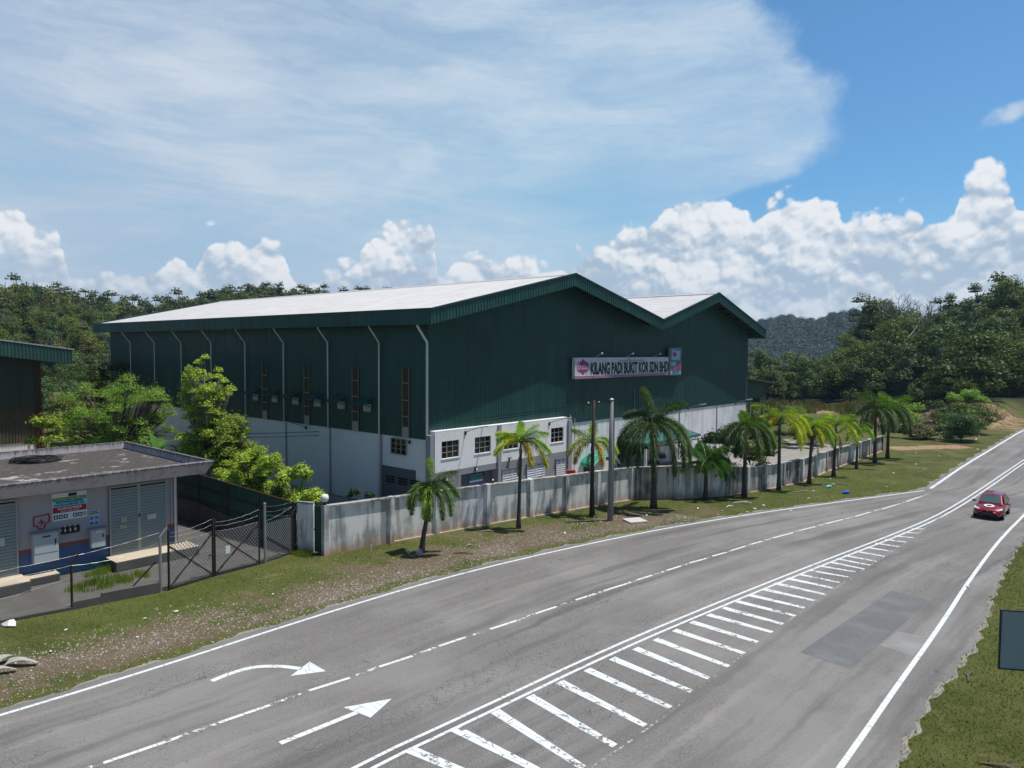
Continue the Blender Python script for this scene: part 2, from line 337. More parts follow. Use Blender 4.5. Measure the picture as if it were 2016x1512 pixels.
def paintmat(name, wear=.5, scale=5., col=(.72, .76, .78), along=None):
    m, t = newmat(name); p = pos(t)
    n = t.math('ADD', t.math('MULTIPLY', t.noise(p, scale, 8, .72), .8), t.math('MULTIPLY', t.noise(p, 1.2, 4), .3))
    rot = t.new('ShaderNodeMapping', {'vector_type': 'POINT'}, Vector=p, Rotation=(0, 0, -.80)).outputs[0]
    cr = t.new('ShaderNodeTexVoronoi', {'feature': 'DISTANCE_TO_EDGE'}, Vector=t.vmath('MULTIPLY', rot, (1., .25, 1.)), Scale=3.4).outputs[0]
    a = t.math('MULTIPLY', t.smooth(n, wear, wear+.07), t.smooth(cr, .006, .02, .35, 1.))
    b = t.new('ShaderNodeBsdfPrincipled', None, Base_Color=t.mix(t.noise(p, 12., 4), tuple(k*.82 for k in col), col), Roughness=.6)
    tr = t.new('ShaderNodeBsdfTransparent')
    fin(t, t.new('ShaderNodeMixShader', None, i0=a, i1=tr.outputs[0], i2=b.outputs[0]))
paintmat('road_paint', .33, 7.); paintmat('road_paint_worn', .46); paintmat('road_paint_faint', .53); paintmat('hatch_border_paint', .55, 6., (.42, .43, .43)); paintmat('hatch_paint', .44, 3.)
patchmat('yard_concrete', (.20, .19, .175), (.30, .28, .26)); patchmat('old_concrete', (.055, .054, .05), (.12, .115, .105))
patchmat('curb_concrete', (.045, .043, .04), (.13, .125, .115)); patchmat('shoulder_sand', (.15, .138, .115), (.29, .27, .235))
# leaves
leafmat('leaf_palm_green', (0.054, 0.121, 0.023), (0.200, 0.330, 0.058)); leafmat('leaf_palm_dark', (0.040, 0.085, 0.031), (0.150, 0.227, 0.086))
leafmat('leaf_palm_lime', (0.150, 0.301, 0.024), (0.441, 0.662, 0.061)); leafmat('leaf_palm_yellow', (0.271, 0.345, 0.019), (0.678, 0.727, 0.046))
leafmat('leaf_palm_orange', (0.302, 0.253, 0.021), (0.566, 0.472, 0.043)); leafmat('leaf_palm_coco', (0.043, 0.127, 0.025), (0.118, 0.287, 0.060))
leafmat('leaf_feather', (0.090, 0.186, 0.030), (0.282, 0.436, 0.069), nscale=.8); leafmat('leaf_yellowish', (0.158, 0.242, 0.031), (0.548, 0.702, 0.087), nscale=.9)
leafmat('leaf_bush', (0.094, 0.170, 0.021), (0.413, 0.530, 0.072), nscale=.9); leafmat('leaf_dark', (.014, .032, .012), (.045, .085, .022))
leafmat('leaf_forest_a', (0.024, 0.055, 0.011), (0.119, 0.180, 0.026), .25, (.075, .082, .030), .25)
leafmat('leaf_forest_b', (0.036, 0.074, 0.014), (0.167, 0.230, 0.030), .25, (.13, .15, .030), .25)
leafmat('leaf_forest_c', (0.070, 0.088, 0.026), (0.249, 0.233, 0.068), .25, (.05, .10, .045), .25)
leafmat('leaf_forest_d', (0.039, 0.088, 0.028), (0.158, 0.230, 0.073), .25, (.05, .12, .04), .25)
leafmat('leaf_banana', (.04, .11, .02), (.12, .26, .05)); leafmat('leaf_purple', (.02, .014, .016), (.07, .04, .05))
leafmat('grass_blade', (0.064, 0.106, 0.016), (0.144, 0.212, 0.040), .3, nscale=.25); leafmat('dry_grass', (.085, .085, .028), (.20, .19, .075), .3)
leafmat('dead_leaf', (.085, .065, .045), (.26, .20, .14), .1)
leafmat('far_leaf', (0.017, 0.035, 0.018), (0.030, 0.054, 0.027), .1, nscale=.02)
# ground
m, t = newmat('ground_cover'); p = pos(t)
def att(n): return t.new('ShaderNodeAttribute', {'attribute_name': n}).outputs['Fac']
n1 = t.noise(p, .35, 5, .6); n2 = t.noise(p, 2.2, 6, .65); n3 = t.noise(p, 14., 6, .7); n0 = t.noise(p, .09, 4, .5)
grass = t.mix(t.smooth(t.math('ADD', t.math('MULTIPLY', n1, .6), t.math('MULTIPLY', n3, .5)), .35, .75), (.045, .060, .013), (.125, .135, .038))
grass = t.mix(t.smooth(n0, .4, .65, 0., .45), grass, (.080, .118, .022))
soil = t.mix(t.smooth(n3, .3, .7), (.085, .065, .042), (.20, .155, .105))
grav = t.mix(t.smooth(t.noise(p, 20., 6, .8), .46, .62), (.115, .092, .065), (.36, .31, .26))
dry = t.math('ADD', att('dry'), t.math('MULTIPLY', t.math('SUBTRACT', t.math('ADD', t.math('MULTIPLY', n1, .55), t.math('MULTIPLY', n2, .45)), .5), 3.6))
grass = t.mix(t.smooth(t.noise(p, 1.3, 6, .7), .50, .66, 0., .7), grass, (.125, .115, .045))
c = t.mix(t.smooth(dry, .38, .62, 0., .9), grass, soil)
c = t.mix(t.smooth(t.math('ADD', att('gravel'), t.math('MULTIPLY', t.math('SUBTRACT', t.math('ADD', t.math('MULTIPLY', n2, .6), t.math('MULTIPLY', n1, .4)), .5), 2.4)), .45, .85, 0., .8), c, grav)
clay = t.mix(n2, (.30, .17, .10), (.40, .28, .19))
c = t.mix(t.smooth(t.math('ADD', att('clay'), t.math('MULTIPLY', t.math('SUBTRACT', t.math('ADD', t.math('MULTIPLY', n2, .5), t.math('MULTIPLY', n1, .5)), .5), 1.6)), .4, .7), c, clay)
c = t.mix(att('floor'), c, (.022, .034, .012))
b = t.new('ShaderNodeBsdfPrincipled', None, Base_Color=c, Roughness=.9); b.inputs['Specular IOR Level'].default_value = .15
bp = t.new('ShaderNodeBump', None, Height=t.math('ADD', n3, n2), Strength=.8, Distance=.06); t.l.new(bp.outputs[0], b.inputs['Normal']); fin(t, b)
simple('far_hill_floor', (.02, .035, .018), .9)

# ------------------------------------------------------------------ object helpers
def empty(name, loc=(0, 0, 0), rz=0, parent=None):
    o = bpy.data.objects.new(name, None); COL.objects.link(o); o.location = loc; o.rotation_euler = (0, 0, rz); o.empty_display_size = .3
    if parent: o.parent = parent
    return o
def tag(o, label=None, cat=None, group=None, kind=None):
    if label: o['label'] = label
    if cat: o['category'] = cat
    if group: o['group'] = group
    if kind: o['kind'] = kind
    return o
def link(name, me, mat=None, parent=None):
    if mat is not None:
        for x in (mat if isinstance(mat, (list, tuple)) else [mat]): me.materials.append(MATS[x])
    o = bpy.data.objects.new(name, me); COL.objects.link(o)
    if parent: o.parent = parent
    return o
def np_mesh(name, V, F, mat, parent=None, midx=None, smooth=False):
    V = np.asarray(V, dtype=np.float32); F = np.asarray(F, dtype=np.int32); k = F.shape[1]
    me = bpy.data.meshes.new(name); me.vertices.add(len(V)); me.vertices.foreach_set('co', V.ravel())
    me.loops.add(F.size); me.loops.foreach_set('vertex_index', F.ravel())
    me.polygons.add(len(F)); me.polygons.foreach_set('loop_start', np.arange(0, F.size, k, dtype=np.int32))
    me.polygons.foreach_set('loop_total', np.full(len(F), k, dtype=np.int32))
    if midx is not None: me.polygons.foreach_set('material_index', np.asarray(midx, dtype=np.int32))
    me.polygons.foreach_set('use_smooth', np.full(len(F), smooth)); me.update(calc_edges=True)
    return link(name, me, mat, parent)
class MB:
    def __init__(s): s.v = []; s.f = []; s.m = []; s.cur = 0
    def add(s, vs, fs):
        o = len(s.v); s.v += [tuple(v) for v in vs]; s.f += [tuple(i+o for i in f) for f in fs]; s.m += [s.cur]*len(fs); return s
    def box(s, a, b):
        x0, y0, z0 = a; x1, y1, z1 = b
        x0, x1 = min(x0, x1), max(x0, x1); y0, y1 = min(y0, y1), max(y0, y1); z0, z1 = min(z0, z1), max(z0, z1)
        return s.add([(x0, y0, z0), (x1, y0, z0), (x1, y1, z0), (x0, y1, z0), (x0, y0, z1), (x1, y0, z1), (x1, y1, z1), (x0, y1, z1)],
                     [(0, 3, 2, 1), (4, 5, 6, 7), (0, 1, 5, 4), (1, 2, 6, 5), (2, 3, 7, 6), (3, 0, 4, 7)])
    def prism(s, poly, z0, z1):
        n = len(poly); vs = [(x, y, z0) for x, y in poly]+[(x, y, z1) for x, y in poly]
        return s.add(vs, [tuple(reversed(range(n))), tuple(range(n, 2*n))]+[(i, (i+1) % n, n+(i+1) % n, n+i) for i in range(n)])
    def bar(s, a, b, w, h=None, up=(0, 0, 1)):
        a, b = Vector(a), Vector(b); h = h or w; dd = (b-a).normalized(); u = Vector(up)
        if abs(dd.dot(u)) > .95: u = Vector((1, 0, 0)) if abs(dd.x) < .9 else Vector((0, 1, 0))
        sd = dd.cross(u).normalized(); u = sd.cross(dd)
        vs = [p+sd*i*w/2+u*j*h/2 for p in (a, b) for i, j in ((-1, -1), (1, -1), (1, 1), (-1, 1))]
        return s.add(vs, [(0, 3, 2, 1), (4, 5, 6, 7), (0, 1, 5, 4), (1, 2, 6, 5), (2, 3, 7, 6), (3, 0, 4, 7)])
    def tube(s, pts, r, n=8, cap=True):
        pts = [Vector(p) for p in pts]; rs = r if isinstance(r, (list, tuple)) else [r]*len(pts)
        vs = []; prev = None
        for i, p in enumerate(pts):
            dd = (pts[min(i+1, len(pts)-1)]-pts[max(i-1, 0)]).normalized()
            u = prev if prev is not None else (Vector((0, 0, 1)) if abs(dd.z) < .9 else Vector((1, 0, 0)))
            sd = dd.cross(u).normalized(); u = sd.cross(dd).normalized(); prev = u
            vs += [p+(sd*math.cos(2*math.pi*k/n)+u*math.sin(2*math.pi*k/n))*rs[i] for k in range(n)]
        fs = [(i*n+k, i*n+(k+1) % n, (i+1)*n+(k+1) % n, (i+1)*n+k) for i in range(len(pts)-1) for k in range(n)]
        if cap: fs += [tuple(reversed(range(n))), tuple(range((len(pts)-1)*n, len(pts)*n))]
        return s.add(vs, fs)
    def sphere(s, c, r, n=12, m=8, sc=(1, 1, 1), jit=0):
        vs = []; fs = []
        for i in range(m+1):
            ph = math.pi*i/m
            for k in range(n):
                a = 2*math.pi*k/n; q = 1+random.uniform(-jit, jit)
                vs.append((c[0]+r*sc[0]*q*math.sin(ph)*math.cos(a), c[1]+r*sc[1]*q*math.sin(ph)*math.sin(a), c[2]+r*sc[2]*q*math.cos(ph)))
        for i in range(m):
            for k in range(n): fs.append((i*n+k, (i+1)*n+k, (i+1)*n+(k+1) % n, i*n+(k+1) % n))
        return s.add(vs, fs)
    def quad(s, a, b, c, d): return s.add([a, b, c, d], [(0, 1, 2, 3)])
    def build(s, name, mat, parent=None, smooth=False, bevel=0):
        me = bpy.data.meshes.new(name); me.from_pydata(s.v, [], s.f)
        if isinstance(mat, (list, tuple)): me.polygons.foreach_set('material_index', s.m)
        if smooth: me.polygons.foreach_set('use_smooth', [True]*len(me.polygons))
        me.update(); o = link(name, me, mat, parent)
        if bevel:
            bv = o.modifiers.new('bevel', 'BEVEL'); bv.width = bevel; bv.segments = 2; bv.limit_method = 'ANGLE'
        return o
def text(body, size, mat, parent, M4, name='lettering', bold=0., xs=1., align='CENTER', ext=.004, fit=None, shear=0.):
    cu = bpy.data.curves.new(name, 'FONT'); cu.body = body; cu.size = size; cu.offset = bold; cu.extrude = ext; cu.align_x = align; cu.align_y = 'CENTER'; cu.shear = shear; cu.resolution_u = 3
    o = bpy.data.objects.new(name, cu); COL.objects.link(o)
    me = bpy.data.meshes.new_from_object(o.evaluated_get(bpy.context.evaluated_depsgraph_get()))
    bpy.data.objects.remove(o); bpy.data.curves.remove(cu)
    xsv = [v.co.x for v in me.vertices] or [0, 1]; wd_ = max(xsv)-min(xsv)
    sx = fit/wd_ if fit else xs
    me.transform(Matrix.Diagonal((sx, 1, 1, 1))); me.transform(M4)
    me.materials.clear(); return link(name, me, mat, parent)
def ribbed(mb, p0, p1, zb, zt, nrm, pitch=.25, depth=.022, flip=False):
    """vertical ribbed sheet between plan points p0,p1; zb, zt functions of distance along"""
    p0 = Vector((*p0, 0)); p1 = Vector((*p1, 0)); L = (p1-p0).length; dd = (p1-p0)/L; nv = Vector((*nrm, 0))
    st = []; s_ = 0.
    while s_ < L-1e-6:
        for a, b in ((0, 0), (.62, 0), (.70, 1), (.92, 1)):
            q = s_+a*pitch
            if q < L: st.append((q, b*depth))
        s_ += pitch
    st.append((L, 0))
    vs = []; fs = []
    for q, o_ in st:
        p = p0+dd*q+nv*o_; vs += [(p.x, p.y, zb(q)), (p.x, p.y, zt(q))]
    for i in range(len(st)-1): fs.append((2*i, 2*i+2, 2*i+3, 2*i+1))
    mb.add(vs, fs)

# ------------------------------------------------------------------ ground and hills
def lin(xs, ys, v): return np.interp(v, xs, ys)
def sstep(a, b, v): q = np.clip((v-a)/(b-a), 0, 1); return q*q*(3-2*q)
def pdist(X, Y, pts):
    dm = np.full(X.shape, 1e9)
    for (ax, ay), (bx, by) in zip(pts[:-1], pts[1:]):
        L2 = (bx-ax)**2+(by-ay)**2; q = np.clip(((X-ax)*(bx-ax)+(Y-ay)*(by-ay))/L2, 0, 1)
        dm = np.minimum(dm, np.hypot(X-ax-q*(bx-ax), Y-ay-q*(by-ay)))
    return dm
LSK = ([-60, -40, -35.4, -33, -30.5, -27.6, -25, -22, -19, -15, -12, -9, -6.5, -3, 2], [5, 4.2, 3.6, 3.9, 3.4, 3.0, 3.0, 3.9, 4.35, 4.15, 4.2, 4.25, 4.1, 3.0, 1.0])
RSK = ([20, 23.5, 25.0, 26.2, 27.5, 29.0, 30.5, 32.3, 34, 36, 45, 60], [0.0, 0.2, 1.6, 3.6, 3.4, 2.6, 3.0, 3.7, 4.1, 4.3, 5.0, 7.0])
def hgt(X, Y):
    r = np.hypot(X, Y); a = np.degrees(np.arctan2(X, Y))
    zl = np.maximum(300*np.tan(np.radians(lin(*LSK, a)))+1., 0)*sstep(155, 300, r)*sstep(6, -4, a)*sstep(-110, -70, a)
    zr = np.maximum(215*np.tan(np.radians(lin(*RSK, a)))-1., 0)*sstep(132, 215, r)*sstep(110, 80, a)
    bank = 2.3*sstep(112, 124, r)*sstep(29, 32.5, a)*sstep(110, 80, a)
    rdd = pdist(X, Y, [(60, 80), (70.5, 91), (88, 107), (112, 119.5), (148, 129), (221, 136.5)]); bank = bank*sstep(7, 12, rdd); zr = zr*sstep(9, 45, rdd)
    bumps = (np.sin(X*.05+1)*np.cos(Y*.043)+np.sin(X*.11-Y*.09)*.5)*1.4*sstep(140, 200, r)*sstep(9, 45, rdd)
    return np.where(Y < 0, 0, 1)*(zl+zr+bank+bumps*(zl+zr > 0.5))
LEFT_EDGE = [(-40, -8), (-22, 10.5), (-13.77, 18.96), (-11.08, 21.81), (-7.56, 25.98), (-3.25, 30.63), (2.4, 35.42), (8.36, 39.75), (14.78, 43.68), (21.31, 47.12), (29.9, 51.55), (30.8, 52.34), (40.5, 63.71), (51.47, 75.99), (67.35, 94.05), (84, 110), (108, 124), (145, 134), (220, 142)]
RIGHT_EDGE = [(-14, -8), (2, 10), (7.97, 16.81), (11.77, 21.26), (15.64, 25.71), (20.32, 31.32), (26.43, 38.32), (31.6, 43.82), (43, 56.3), (56, 70.5), (73, 89), (92, 104), (115, 115), (150, 124), (222, 131)]
def build_ground():
    rr = [0.0, 2., 4., 6.]
    while rr[-1] < 420: rr.append(rr[-1]*(1.0+(.012 if rr[-1] < 150 else .02))+.02)
    while rr[-1] < 5000: rr.append(rr[-1]*1.12)
    rr = np.array(rr[1:]); aa = np.concatenate([np.arange(-180, -48, 4), np.arange(-48, 48, .35), np.arange(48, 180, 4)])
    A, Rr = np.meshgrid(np.radians(aa), rr); X = Rr*np.sin(A); Y = Rr*np.cos(A); Z = hgt(X, Y)
    nr, na = X.shape; V = np.stack([X.ravel(), Y.ravel(), Z.ravel()], 1)
    i = np.arange(nr-1)[:, None]; j = np.arange(na)[None, :]; j2 = (j+1) % na
    F = np.stack([i*na+j, i*na+j2, (i+1)*na+j2, (i+1)*na+j], -1).reshape(-1, 4)[:, ::-1]
    o = np_mesh('ground', V, F, 'ground_cover', smooth=True)
    # close the middle
    me = o.data; bm = bmesh.new(); bm.from_mesh(me); bm.verts.ensure_lookup_table(); bm.faces.new([bm.verts[k] for k in range(na)][::-1]); bm.to_mesh(me); bm.free()
    x, y = V[:, 0].astype(float), V[:, 1].astype(float); r = np.hypot(x, y); a = np.degrees(np.arctan2(x, y))
    dl = pdist(x, y, LEFT_EDGE); gl = [(-17, 20), (-13.0, 22.6), (-10, 25.6), (-6.6, 28.8), (-3.5, 32.6), (1.2, 37.2), (6.5, 40.7), (11, 42.8)]
    dg = pdist(x, y, gl)
    grav = np.clip(1-dg/2.6, 0, 1)*(.42+.50*(.5+.5*np.sin(x*.9+np.sin(y*.7)*1.7)*np.cos(y*.8-x*.3)))*sstep(14, 8, x); grav = np.where(dl < .9, grav*.2, grav)
    dry = np.clip(1-dg/4.2, 0, 1)*.62+.17+.25*sstep(60, 110, r)*sstep(22, 27, a)
    dry = np.where(dl < 1., dry*.35, dry)
    clay = np.clip(1.1-pdist(x, y, [(40.5, 74.5), (47.5, 76.)])/2.4, 0, 1)
    clay = np.maximum(clay, np.clip(1.2-pdist(x, y, [(47, 118), (64, 116)])/9, 0, 1)*.55)
    clay = np.maximum(clay, sstep(106, 114, r)*sstep(138, 128, r)*sstep(24.5, 27, a)*.55)
    clay = np.maximum(clay, sstep(60, 65, r)*sstep(82, 76, r)*sstep(-30, -31.5, a)*sstep(-36, -34, a)*.9)
    clay = np.maximum(clay, np.clip(1-pdist(x, y, [(-9.9, 31.5), (-11, 30.6)])/1.1, 0, 1)*.5)
    clay = np.maximum(clay, np.clip(1-pdist(x, y, [(31, 59), (39, 66)])/.9, 0, 1)*.45)
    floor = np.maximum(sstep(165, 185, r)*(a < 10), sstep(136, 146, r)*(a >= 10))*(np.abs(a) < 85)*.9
    for nme, arr in (('gravel', grav), ('dry', dry), ('clay', clay), ('floor', floor)):
        at = me.attributes.new(nme, 'FLOAT', 'POINT'); at.data.foreach_set('value', arr.astype(np.float32))
    tag(o, kind='structure')
build_ground()

# ------------------------------------------------------------------ road
def offset_line(pts, off):
    out = []
    for i, p in enumerate(pts):
        a = Vector(pts[max(i-1, 0)]); b = Vector(pts[min(i+1, len(pts)-1)]); dd = (b-a).normalized(); n = Vector((dd.y, -dd.x))
        out.append((p[0]+n.x*off, p[1]+n.y*off))
    return out
def densify(pts, step):
    out = [pts[0]]
    for a, b in zip(pts[:-1], pts[1:]):
        L = math.dist(a, b); n = max(1, int(L/step))
        for k in range(1, n+1): out.append((a[0]+(b[0]-a[0])*k/n, a[1]+(b[1]-a[1])*k/n))
    return out
def smoothline(pts, it=2):
    for _ in range(it):
        q = [pts[0]]
        for a, b in zip(pts[:-1], pts[1:]): q += [(a[0]*.75+b[0]*.25, a[1]*.75+b[1]*.25), (a[0]*.25+b[0]*.75, a[1]*.25+b[1]*.75)]
        pts = q+[pts[-1]]
    return pts
def jag(p, amp, k):
    return amp*(math.sin(p*1.7+k)+.6*math.sin(p*4.1+2*k)+.5*math.sin(p*9.3+k*3)+.4*random.uniform(-1, 1))
def strip(Lp, Rp, z, name, mat, parent=None):
    n = min(len(Lp), len(Rp)); V = [(x, y, z) for x, y in Lp[:n]]+[(x, y, z) for x, y in Rp[:n]]
    F = [(i, n+i, n+i+1, i+1) for i in range(n-1)]
    return np_mesh(name, V, F, mat, parent)
def resample(pts, n):
    d_ = [0]
    for a, b in zip(pts[:-1], pts[1:]): d_.append(d_[-1]+math.dist(a, b))
    s_ = np.linspace(0, d_[-1], n); return list(zip(np.interp(s_, d_, [p[0] for p in pts]), np.interp(s_, d_, [p[1] for p in pts])))
LE = resample(smoothline(LEFT_EDGE), 1200); RE = resample(smoothline(RIGHT_EDGE), 1200)
LE2 = [Vector(p) for p in offset_line(LE, -.38)]; RE2 = [Vector(p) for p in offset_line(RE, .72)]
Ln = [(p.x-jag(i*.24, .05, 1)*.8, p.y+jag(i*.24, .05, 1)*.7) for i, p in enumerate(LE2)]
extra = lambda y: float(np.interp(y, [10, 17, 20, 24, 26, 32, 36, 60], [.25, .25, .15, .5, .45, .2, .15, .1]))
Rn = []
for i, p in enumerate(RE2):
    e_ = extra(p.y)+jag(i*.26, .07, 2); Rn.append((p.x+e_*.75, p.y-e_*.66))
NC = 28; V = []; F = []; LAT = []; ALO = []
for i in range(len(Ln)):
    for c in range(NC+1): f = c/NC; V.append((Ln[i][0]+(Rn[i][0]-Ln[i][0])*f, Ln[i][1]+(Rn[i][1]-Ln[i][1])*f, .008)); LAT.append(f*math.dist(Ln[i], Rn[i])); ALO.append(i*.26)
for i in range(len(Ln)-1):
    for c in range(NC): a = i*(NC+1)+c; F.append((a, a+1, a+NC+2, a+NC+1))
road = np_mesh('road', V, F, 'asphalt'); tag(road, kind='structure')
for nme, arr in (('lat', LAT), ('along', ALO)): at = road.data.attributes.new(nme, 'FLOAT', 'POINT'); at.data.foreach_set('value', np.array(arr, dtype=np.float32))
# sandy shoulder under the asphalt edge (4 mm up)
So = [(p[0]+(.12+jag(i*.26, .06, 5))*.75, p[1]-(.12+jag(i*.26, .06, 5))*.66) for i, p in enumerate(Rn)]
Si = [(p[0]-.3, p[1]+.3) for p in Rn]
sh = strip(Si, So, .004, 'road_shoulder', 'shoulder_sand'); tag(sh, kind='structure')
Lo = [(p[0]-(.10+jag(i*.24, .07, 7))*.7, p[1]+(.10+jag(i*.24, .07, 7))*.7) for i, p in enumerate(Ln)]
sh = strip(Lo, [(p[0]+.3, p[1]-.3) for p in Ln], .004, 'road_shoulder', 'shoulder_sand'); tag(sh, kind='structure')
def ribbon(pts, wd, name, mat, z=.012, step=.5, sm=True):
    pts = resample(smoothline(pts) if sm and len(pts) > 2 else pts, max(2, int(sum(math.dist(a, b) for a, b in zip(pts[:-1], pts[1:]))/step)))
    return strip(offset_line(pts, -wd/2), offset_line(pts, wd/2), z, name, mat, road)
ribbon([p for p in LEFT_EDGE[:11]], .14, 'edge_line', 'road_paint')
ribbon(LEFT_EDGE[11:], .22, 'edge_line', 'road_paint')
ribbon(RIGHT_EDGE, .15, 'edge_line', 'road_paint')
CL = [(-16, 2.5), (-3.78, 16.66), (-1.41, 18.95), (3.35, 23.7), (7.89, 27.78), (14.17, 33.26), (21.04, 39.02), (26.8, 44.21), (35.6, 53.51), (48.12, 67.04), (70.5, 91), (88, 107), (112, 119.5), (148, 129), (221, 136.5)]
ribbon(CL, .115, 'centre_line', 'road_paint'); 
CL2 = offset_line(CL, .33); ribbon(CL2[:8]+CL2[8:], .115, 'centre_line', 'road_paint')
HR = [(-4, 10.5), (2.33, 17.1), (4.08, 18.98), (7.62, 23.18), (10.63, 26.6), (16.2, 32.53), (21.13, 37.66), (24.6, 41.6), (26.9, 44.1)]
ribbon(HR, .07, 'hatch_border', 'hatch_border_paint')
bs = [(-5.55, 14.6), (-4.55, 15.6), (-3.56, 16.55), (-2.55, 17.53), (-1.49, 18.51), (-.48, 19.47), (.49, 20.35), (1.42, 21.26), (2.33, 22.11), (3.23, 22.94), (4.12, 23.73), (4.95, 24.51), (5.79, 25.33), (6.6, 26.12), (7.42, 26.86), (8.2, 27.6), (8.97, 28.32), (9.72, 29.08),
      (10.54, 29.83), (11.31, 30.6), (12.11, 31.28), (12.83, 31.88), (13.52, 32.48), (14.27, 33.19), (15.05, 33.81), (15.67, 34.33), (16.32, 34.89), (17.2, 35.65), (18.1, 36.4), (19.0, 37.2), (19.9, 37.95), (20.8, 38.7), (21.7, 39.5), (22.6, 40.3)]
be = [(-3.2, 12.3), (-2.0, 13.5), (-.8, 14.9), (.46, 16.3), (1.55, 16.95), (2.67, 17.69), (3.62, 18.68), (4.51, 19.66), (5.34, 20.61), (6.08, 21.47), (6.94, 22.31), (7.75, 23.41), (8.51, 24.23), (9.33, 25.11), (10.0, 25.88), (10.79, 26.7), (11.48, 27.57), (12.21, 28.39), (12.94, 29.15), (13.63, 29.95), (14.26, 30.67), (15.07, 31.55), (15.67, 32.21)]
be0 = [(-3.2, 12.3), (-2.0, 13.3), (-.8, 14.5), (.3, 15.6), (1.15, 16.2)]
starts = bs; ends = be0+[(1.77, 16.73), (2.67, 17.69), (3.62, 18.68), (4.51, 19.66), (5.34, 20.61), (6.08, 21.47), (6.94, 22.31), (7.75, 23.3), (8.51, 24.23), (9.33, 25.11), (10.0, 25.88), (10.79, 26.7), (11.48, 27.57), (12.21, 28.39), (12.94, 29.15), (13.63, 29.95), (14.26, 30.67), (15.0, 31.45), (15.67, 32.21)]
last = ends[-1]
while len(ends) < len(starts):
    k = len(ends); s_ = starts[k]; e_ = np.interp(s_[0]+1.6, [p[0] for p in HR], [p[1] for p in HR]); ends.append((s_[0]+1.3-.05*(k-23), float(np.interp(s_[0]+1.3-.05*(k-23), [p[0] for p in HR], [p[1] for p in HR]))))
for k, (a, b) in enumerate(zip(starts, ends)):
    a = Vector(a)+Vector((.08, -.08)); b = Vector(b); dd = (b-a).normalized(); al = Vector((.72, .69)); n = dd.cross(Vector((0, 0, 1)).to_2d()) if False else Vector((dd.y, -dd.x))
    w0, w1 = .34, .22
    if k > 20: w0, w1 = .27, .17
    q = [a-al*w0*.5, a+al*w0*.5, b+al*w1*.5, b-al*w1*.5]
    mb = MB(); N_ = 5
    for i in range(N_):
        f0, f1 = i/N_, (i+1)/N_
        L0, L1 = q[0].lerp(q[3], f0), q[0].lerp(q[3], f1); R0, R1 = q[1].lerp(q[2], f0), q[1].lerp(q[2], f1)
        mb.cur = 0 if f0 < .55 else 1
        mb.quad((*L0, .0125), (*L1, .0125), (*R1, .0125), (*R0, .0125))
    mb.build('hatch_bar', ['hatch_paint', 'road_paint_worn'], road)
# lane dashes
DL = [(-13.5, 13.5), (-9.74, 16.77), (-8.7, 17.72), (-7.74, 18.66), (-6.71, 19.62), (-5.82, 20.52), (-4.85, 21.33), (-4.1, 22.1), (-3.17, 22.91), (-2.39, 23.7), (-1.54, 24.47), (-.71, 25.2), (.23, 26.02), (.99, 26.78), (1.81, 27.51), (2.62, 28.27), (3.47, 29.0), (4.03, 29.51), (4.86, 30.21), (5.49, 30.8),
      (6.3, 31.5), (7.1, 32.2), (7.9, 32.9), (8.46, 33.41), (9.25, 34.01), (9.83, 34.54), (10.58, 35.12), (11.13, 35.61), (11.94, 36.29), (12.4, 36.71), (13.23, 37.36), (14.0, 38.0), (15.2, 38.9), (16., 39.6), (17.4, 40.6), (18.3, 41.3), (19.8, 42.4), (20.9, 43.2), (22.4, 44.4), (23.6, 45.3), (25.2, 46.6), (26.5, 47.7), (28.2, 49.2), (30.2, 51.0)]
for k in range(len(DL)-1):
    a, b = DL[k], DL[k+1]
    mb = MB(); dd = (Vector(b)-Vector(a)).normalized(); n = Vector((dd.y, -dd.x))*.065
    mb.quad((a[0]-n.x, a[1]-n.y, .012), (b[0]-n.x, b[1]-n.y, .012), (b[0]+n.x, b[1]+n.y, .012), (a[0]+n.x, a[1]+n.y, .012))
    mb.build('lane_dash', 'road_paint' if k % 2 == 1 else 'road_paint_faint', road)
# arrows
a = Vector((-5.79, 17.69)); hb = Vector((-4.1, 19.3)); tip = Vector((-3.38, 20.02)); dd = Vector((.70, .714)); n = Vector((.714, -.70))
tip = Vector((-3.36, 20.05)); hb = Vector((-4.2, 19.25))
mb = MB(); A_ = [a+n*.09, a-n*.09, hb-n*.09, hb+n*.09]; mb.quad(*[(*p, .012) for p in A_])
mb.add([(*(Vector((-4.62, 19.53))), .012), (*(Vector((-3.76, 18.98))), .012), (*tip, .012)], [(0, 1, 2)]); mb.build('straight_arrow', 'road_paint', road)
cv = smoothline([(-8.93, 21.05), (-8.55, 21.6), (-8.0, 22.05), (-7.2, 22.1), (-6.5, 21.92)], 3)
mb = MB(); o1 = offset_line(cv, .10); o2 = offset_line(cv, -.10)
for i in range(len(cv)-1): mb.quad((*o1[i], .012), (*o1[i+1], .012), (*o2[i+1], .012), (*o2[i], .012))
mb.add([(-6.38, 22.42, .012), (-6.68, 21.42, .012), (-5.68, 21.76, .012)], [(0, 1, 2)]); mb.build('curved_arrow', 'road_paint', road)
mb = MB(); mb.add([(15.96, 29.66, .0115), (16.94, 28.49, .0115), (10.74, 22.18, .0115), (9.65, 23.44, .0115)], [(0, 3, 2, 1)]); mb.build('repair_patch', 'asphalt_patch', road)
mb = MB(); mb.add([(13.9, 25.3, .0105), (12.63, 24.05, .0105), (13.3, 23.2, .0105), (14.7, 24.65, .0105)], [(0, 1, 2, 3)]); mb.build('repair_patch', 'asphalt_patch_light', road)
mb = MB(); mb.add([(31.2, 46.8, .0105), (34.6, 44.4, .0105), (37.2, 47.6, .0105), (33.4, 50.0, .0105)], [(0, 1, 2, 3)]); mb.build('repair_patch', 'asphalt_patch', road)

